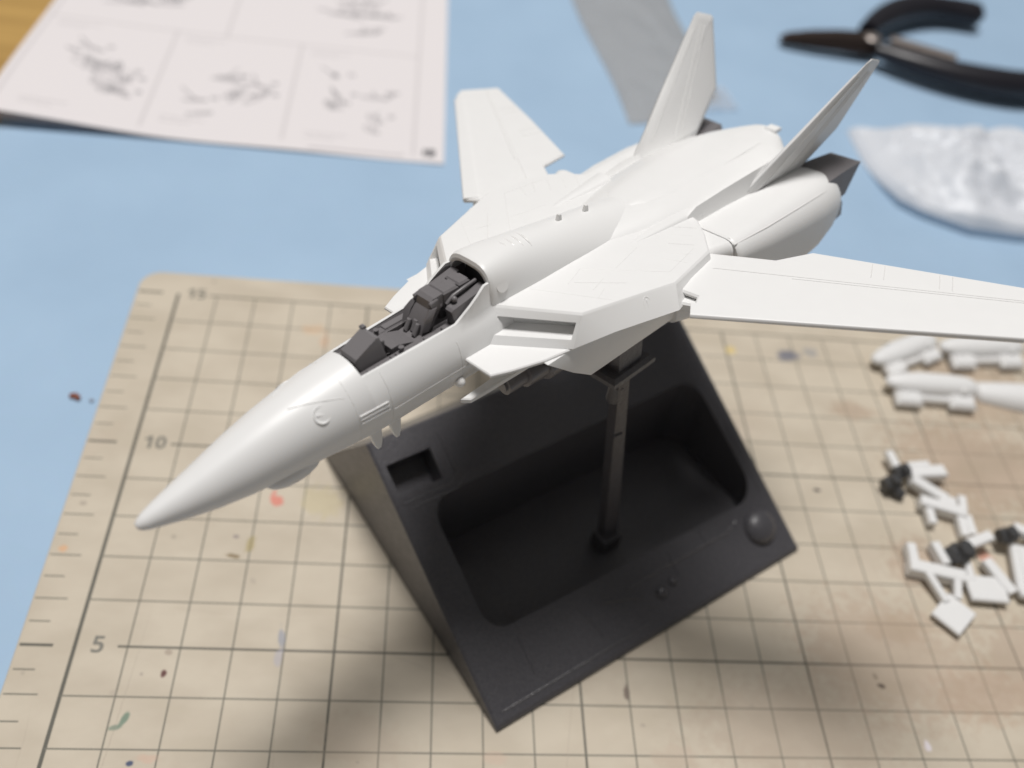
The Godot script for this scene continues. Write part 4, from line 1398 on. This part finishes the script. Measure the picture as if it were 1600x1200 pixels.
func instruction_sheet() -> void:
	var x0 := -7.25
	var x1 := 6.95
	var z0 := -42.5
	var z1 := -22.06
	# print: panels of grey line drawings
	var s := 46.0
	var w := int((x1 - x0) * s)
	var h := int((z1 - z0) * s)
	var im := Image.create(w, h, false, Image.FORMAT_RGB8)
	im.fill(lin(0.79, 0.75, 0.755))
	var pen := func(x: float, z: float, r: float, c: Color, a: float) -> void:
		var cx := (x - x0) * s
		var cy := (z - z0) * s
		var k := int(ceil(r * s))
		for yy in range(maxi(0, int(cy) - k), mini(h, int(cy) + k + 1)):
			for xx in range(maxi(0, int(cx) - k), mini(w, int(cx) + k + 1)):
				im.set_pixel(xx, yy, im.get_pixel(xx, yy).lerp(c, a))
	var stroke := func(p: Vector2, q: Vector2, r: float, c: Color, a: float) -> void:
		var n := int(p.distance_to(q) / 0.03) + 1
		for i in n + 1:
			var m: Vector2 = p.lerp(q, float(i) / n)
			pen.call(m.x, m.y, r, c, a)
	var ink := lin(0.10, 0.10, 0.11)
	var pale := lin(0.55, 0.52, 0.53)
	for v in [[-2.7, -28.6, -22.5], [1.7, -28.6, -22.6], [5.95, -42.0, -22.4], [-7.0, -42.0, -22.4], [-1.0, -42.0, -28.6]]:
		stroke.call(Vector2(v[0], v[1]), Vector2(v[0], v[2]), 0.03, pale, 0.16)
	for v in [[-28.6, -7.0, 5.95], [-35.0, -7.0, 5.95]]:
		stroke.call(Vector2(v[1], v[0]), Vector2(v[2], v[0]), 0.03, pale, 0.16)
	stroke.call(Vector2(2.6, -22.3), Vector2(5.6, -22.35), 0.04, pale, 0.6)
	var rr := RandomNumberGenerator.new()
	rr.seed = 21
	# exploded views: centre, half size, strokes, lean
	for d in [[-4.75, -25.3, 1.3, 1.7, 30, 0.5], [-5.3, -26.6, 1.0, 0.7, 10, 0.6], [-3.8, -24.4, 0.8, 0.8, 16, 0.5], [-0.35, -25.9, 1.4, 0.7, 16, 0.0], [0.2, -24.9, 1.2, 0.9, 16, -0.9], [-0.7, -24.0, 1.0, 0.7, 14, -0.5], [3.4, -25.0, 0.9, 1.1, 18, 0.8], [4.4, -25.8, 1.1, 0.6, 12, 0.0], [4.3, -24.0, 0.8, 0.8, 14, 0.7], [2.9, -26.7, 0.3, 0.2, 5, 0.0],
		[-3.6, -30.5, 2.3, 0.35, 22, 0.05], [-3.8, -31.0, 1.2, 0.8, 22, 0.0], [3.0, -31.2, 2.4, 0.35, 22, -0.1], [3.2, -32.2, 1.3, 1.0, 24, 0.1], [3.2, -29.9, 1.4, 0.4, 12, -0.45], [-3.5, -38.0, 2.0, 2.0, 30, 0.2], [3.0, -38.5, 2.0, 2.0, 30, 0.4]]:
		# outlines of small parts with inner lines, leaders and a number beside each
		for k in maxi(2, d[4] / 5):
			var c := Vector2(d[0] + rr.randf_range(-d[2], d[2]) * 0.65, d[1] + rr.randf_range(-d[3], d[3]) * 0.65)
			var ang: float = d[5] + rr.randf_range(-0.35, 0.35)
			var lx := rr.randf_range(0.22, 0.5) * maxf(d[2], d[3])
			var ly := rr.randf_range(0.10, 0.24) * maxf(0.6, minf(d[2], d[3]))
			var pts := []
			var nv := rr.randi_range(6, 9)
			for v in nv:
				var a := TAU * v / nv
				var rad := rr.randf_range(0.75, 1.15)
				pts.append(c + Vector2(cos(a) * lx * rad, sin(a) * ly * rad).rotated(ang))
			for v in nv: stroke.call(pts[v], pts[(v + 1) % nv], 0.018, ink, 0.10)
			stroke.call(pts[0], pts[nv / 2], 0.016, ink, 0.1)
			stroke.call(pts[1], pts[nv - 2], 0.016, ink, 0.1)
			if k % 2 == 0:
				stroke.call(c, c + Vector2(rr.randf_range(-0.6, 0.6), rr.randf_range(-0.7, -0.3)), 0.014, ink, 0.2)
				for m2 in 2: stroke.call(c + Vector2(0.5 + m2 * 0.12, -0.3), c + Vector2(0.5 + m2 * 0.12, -0.14), 0.018, ink, 0.3)
	for cpt in [[-6.6, -28.2], [-2.3, -28.2], [2.1, -28.2], [-6.6, -34.6], [-0.6, -34.6], [-2.2, -23.2], [2.4, -23.1], [-6.3, -23.0]]:
		for row in 2:
			var x: float = cpt[0]
			while x < cpt[0] + 1.3 - row * 0.4:
				stroke.call(Vector2(x, cpt[1] + row * 0.22), Vector2(x + 0.07, cpt[1] + row * 0.22 + rr.randf_range(-0.05, 0.05)), 0.018, ink, 0.10)
				x += 0.14
	# page number
	var seg := {"1": [[0.5, 0, 0.5, 1]], "8": [[0, 0, 1, 0], [0, 0.5, 1, 0.5], [0, 1, 1, 1], [0, 0, 0, 1], [1, 0, 1, 1]]}
	var px := 6.25
	for ch in ["1", "8"]:
		for g in seg[ch]: stroke.call(Vector2(px + g[0] * 0.14, -22.75 + g[1] * 0.28), Vector2(px + g[2] * 0.14, -22.75 + g[3] * 0.28), 0.025, ink, 0.6)
		px += 0.22
	var m := plain_mat(Color(1, 1, 1), 0.8, 0.3)
	m.albedo_texture = ImageTexture.create_from_image(im)
	m.texture_repeat = false
	var t := thing("instruction_sheet", "pinkish white instruction booklet with grey line drawings, its near left corner lifting", "booklet", Vector3(0, -0.2, 0))
	for leaf in 2:
		var b := Mb.new()
		var nx := 28
		var nz := 26
		var p := func(i: int, j: int) -> Vector3:
			var x := lerpf(x0, x1, float(i) / nx)
			var z := lerpf(z0, z1, float(j) / nz) - 0.03 * leaf
			return Vector3(x + 0.03 * leaf, paper_h(x, z) * (1.0 - 0.45 * leaf) - 0.012 * leaf, z)
		for i in nx:
			for j in nz:
				var q := [p.call(i, j), p.call(i + 1, j), p.call(i + 1, j + 1), p.call(i, j + 1)]
				var u := [Vector2(float(i) / nx, float(j) / nz), Vector2(float(i + 1) / nx, float(j) / nz), Vector2(float(i + 1) / nx, float(j + 1) / nz), Vector2(float(i) / nx, float(j + 1) / nz)]
				b.tri_uv(q[0], q[1], q[2], u[0], u[1], u[2])
				b.tri_uv(q[0], q[2], q[3], u[0], u[2], u[3])
		# the sheet's own thickness
		var dn := Vector3(0, -0.012, 0)
		for i in nx:
			for e in [0, nz]:
				var a: Vector3 = p.call(i, e)
				var c: Vector3 = p.call(i + 1, e)
				b.tri_uv(a, c, c + dn, Vector2(0.01, 0.5), Vector2(0.01, 0.5), Vector2(0.01, 0.5))
				b.tri_uv(a, c + dn, a + dn, Vector2(0.01, 0.5), Vector2(0.01, 0.5), Vector2(0.01, 0.5))
		for j in nz:
			for e in [0, nx]:
				var a: Vector3 = p.call(e, j)
				var c: Vector3 = p.call(e, j + 1)
				b.tri_uv(a, c, c + dn, Vector2(0.01, 0.5), Vector2(0.01, 0.5), Vector2(0.01, 0.5))
				b.tri_uv(a, c + dn, a + dn, Vector2(0.01, 0.5), Vector2(0.01, 0.5), Vector2(0.01, 0.5))
		commit("page", b, m, t, 60)


func plastic_sleeve() -> void:
	var t := thing("plastic_sleeve", "long grey translucent plastic sleeve with a creased end, behind the left tail fin", "plastic bag", Vector3(0, -0.2, 0))
	var n := FastNoiseLite.new()
	n.seed = 5
	n.frequency = 0.35
	var c := [Vector2(11.3, -42.0), Vector2(16.2, -42.0), Vector2(17.35, -27.6), Vector2(13.55, -25.5)]
	for layer in 2:
		var b := Mb.new()
		var nx := 16
		var nz := 36
		var p := func(i: int, j: int) -> Vector3:
			var u := float(i) / nx
			var v := float(j) / nz
			var q: Vector2 = (c[0] as Vector2).lerp(c[1], u).lerp((c[3] as Vector2).lerp(c[2], u), v)
			q += Vector2(0.12 * sin(v * 9.0), 0.25 * sin(u * 6.0) * v)
			var dome := pow(4.0 * u * (1.0 - u), 0.35) * minf(1.0, (1.0 - v) * 9.0 + 0.12)
			var hh := 0.03 + (0.38 if layer == 0 else 0.12) * dome * (0.75 + 0.6 * n.get_noise_2d(q.x * 2.0, q.y * 2.0 + layer * 31))
			hh += 0.10 * absf(n.get_noise_2d(q.x * 5.0, q.y * 4.0)) * smoothstep(0.6, 0.95, v) * dome
			return Vector3(q.x, hh, q.y)
		for i in nx:
			for j in nz: b.quad(p.call(i, j), p.call(i + 1, j), p.call(i + 1, j + 1), p.call(i, j + 1))
		commit("sleeve_film" if layer == 0 else "sleeve_back", b, M.film, t, 50)
	var flap := Mb.new()
	var nn := 10
	for i in nn:
		for j in 6:
			var q := []
			for e in [[0, 0], [1, 0], [1, 1], [0, 1]]:
				var u := float(i + e[0]) / nn
				var v := float(j + e[1]) / 6.0
				var x := lerpf(15.6, 17.75, u) + 0.3 * v
				var z := lerpf(-28.6, -26.6, v) - 0.5 * u * v
				q.append(Vector3(x, 0.05 + 0.22 * absf(n.get_noise_2d(x * 4.0, z * 4.0)) + 0.1 * u * (1 - u), z))
			flap.quad(q[0], q[1], q[2], q[3])
	commit("clear_flap", flap, M.clear, t, 25)


func crumpled_bag() -> void:
	var t := thing("crumpled_bag", "crumpled white translucent plastic bag at the right, beyond the jet's engine", "plastic bag", Vector3(26.2, -0.2, -23.9))
	var n := FastNoiseLite.new()
	n.seed = 12
	n.frequency = 0.30
	n.fractal_octaves = 3
	var fold := FastNoiseLite.new()
	fold.seed = 44
	fold.noise_type = FastNoiseLite.TYPE_CELLULAR
	fold.frequency = 0.33
	fold.cellular_return_type = FastNoiseLite.RETURN_DISTANCE2_SUB
	var outl := [Vector2(-4.05, -2.55), Vector2(-4.0, -0.6), Vector2(-3.8, 0.9), Vector2(-3.5, 1.9), Vector2(-2.9, 2.45), Vector2(-1.4, 3.2), Vector2(0.4, 3.35), Vector2(2.2, 3.2), Vector2(4.6, 1.6), Vector2(5.6, -1.2), Vector2(4.4, -2.9), Vector2(2.3, -3.5), Vector2(0.9, -3.15), Vector2(0.35, -2.7), Vector2(-0.7, -2.3), Vector2(-1.6, -2.75), Vector2(-3.0, -2.8)]
	var curve := Curve2D.new()
	for i in outl.size() + 1: curve.add_point(outl[i % outl.size()])
	var na := 110
	var nr := 34
	var total := curve.get_baked_length()
	var p := func(a: int, r: int) -> Vector3:
		var rim := curve.sample_baked(total * float(a % na) / na)
		var f := float(r) / nr
		var q := rim * f
		var hh := 1.75 * pow(maxf(0.0, 1.0 - pow(f, 2.4)), 0.6) * (0.72 + 0.5 * n.get_noise_2d(q.x, q.y))
		hh += 0.42 * (fold.get_noise_2d(q.x * 0.8, q.y * 0.8) + 0.55) * (1.0 - pow(f, 5.0))
		hh += 0.18 * (0.35 - absf(n.get_noise_2d(q.x * 3.2 + 40.0, q.y * 3.2))) * (1.0 - f * f)
		hh += 0.32 * smoothstep(0.8, 1.0, f) * smoothstep(-1.0, 2.5, rim.y)
		return Vector3(q.x, maxf(hh, 0.03), q.y)
	var b := Mb.new()
	for a in na:
		for r in nr:
			if r == 0: b.tri(p.call(a, 0), p.call(a + 1, 1), p.call(a, 1))
			else: b.quad(p.call(a, r), p.call(a + 1, r), p.call(a + 1, r + 1), p.call(a, r + 1))
	commit("bag_film", b, M.bag, t, 40)


func nippers() -> void:
	var t := thing("side_cutters", "black-handled side cutters with dark brown jaws, lying open beyond the right tail fin", "pliers", Vector3(24.6, -0.2, -32.5))
	var steel := plain_mat(lin(0.055, 0.038, 0.032), 0.42)
	steel.metallic = 0.75
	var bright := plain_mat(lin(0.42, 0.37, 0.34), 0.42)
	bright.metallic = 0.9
	var vinyl := plain_mat(lin(0.012, 0.011, 0.016), 0.34)
	# two jaws, each a tapering blade with a cutting bevel
	for s in [1.0, -1.0]:
		var b := Mb.new()
		var rings := []
		for q in [[-3.75, 0.02, 0.16, 0.25], [-3.4, 0.02, 0.3, 0.4], [-2.4, 0.03, 0.46, 0.55], [-1.2, 0.04, 0.54, 0.68], [-0.2, 0.02, 0.6, 0.72], [0.35, 0.0, 0.55, 0.66]]:
			var ring := PackedVector3Array()
			for o in [[q[1], 0.28], [q[2], 0.18], [q[2] + 0.04, q[3] * 0.5], [q[2] * 0.8, q[3]], [q[1], q[3] * 0.86]]:
				ring.append(Vector3(q[0], 0.12 + o[1], s * o[0] + 0.12 * q[0] * 0.2))
			rings.append(ring)
		b.loft(rings)
		commit("jaw", b, steel, t, 25)
	var b := Mb.new()
	b.tube([Vector3(0.05, 0.7, 0.12), Vector3(0.05, 0.92, 0.12), Vector3(0.05, 0.97, 0.12)], [0.36, 0.36, 0.28], 18)
	commit("pivot", b, bright, t, 30)
	for h in [[[0.2, 0.7, -0.9], [1.1, 0.75, -1.9], [2.2, 0.75, -2.85], [3.6, 0.75, -3.55], [5.0, 0.7, -3.75], [6.3, 0.68, -3.6], [6.6, 0.68, -3.55]], [[0.15, 0.7, 0.75], [1.3, 0.75, 1.5], [2.9, 0.75, 2.15], [4.6, 0.75, 2.5], [6.2, 0.72, 2.45], [9.0, 0.7, 1.6], [11.5, 0.7, 0.3]]]:
		b = Mb.new()
		var crv := Curve3D.new()
		for i in h.size():
			var at := Vector3(h[i][0], h[i][1], h[i][2])
			var nx := Vector3(h[mini(i + 1, h.size() - 1)][0], h[mini(i + 1, h.size() - 1)][1], h[mini(i + 1, h.size() - 1)][2])
			var pv := Vector3(h[maxi(i - 1, 0)][0], h[maxi(i - 1, 0)][1], h[maxi(i - 1, 0)][2])
			var tan3 := (nx - pv) / 6.0
			crv.add_point(at, -tan3, tan3)
		var rings := []
		var ln := crv.get_baked_length()
		for k in 26:
			var f := k / 25.0
			var c := crv.sample_baked(ln * f)
			var d := (crv.sample_baked(minf(ln, ln * f + 0.05)) - crv.sample_baked(maxf(0.0, ln * f - 0.05))).normalized()
			var side := d.cross(Vector3.UP).normalized()
			var r := 0.40 + 0.27 * sin(minf(1.0, f * 1.4) * PI * 0.7)
			if f > 0.93: r *= sqrt(maxf(0.05, 1.0 - pow((f - 0.93) / 0.07, 2)))
			var ring := PackedVector3Array()
			for j in 14:
				var a := TAU * j / 14
				ring.append(c + side * cos(a) * r + Vector3.UP * sin(a) * r * 0.85)
			rings.append(ring)
		b.loft(rings)
		commit("handle_grip", b, vinyl, t, 50)
	# gloss highlight of the near handle, shaped as an added pale metal strip
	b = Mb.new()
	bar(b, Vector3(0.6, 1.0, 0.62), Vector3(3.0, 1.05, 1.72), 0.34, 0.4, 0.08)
	commit("highlight_strip", b, bright, t)
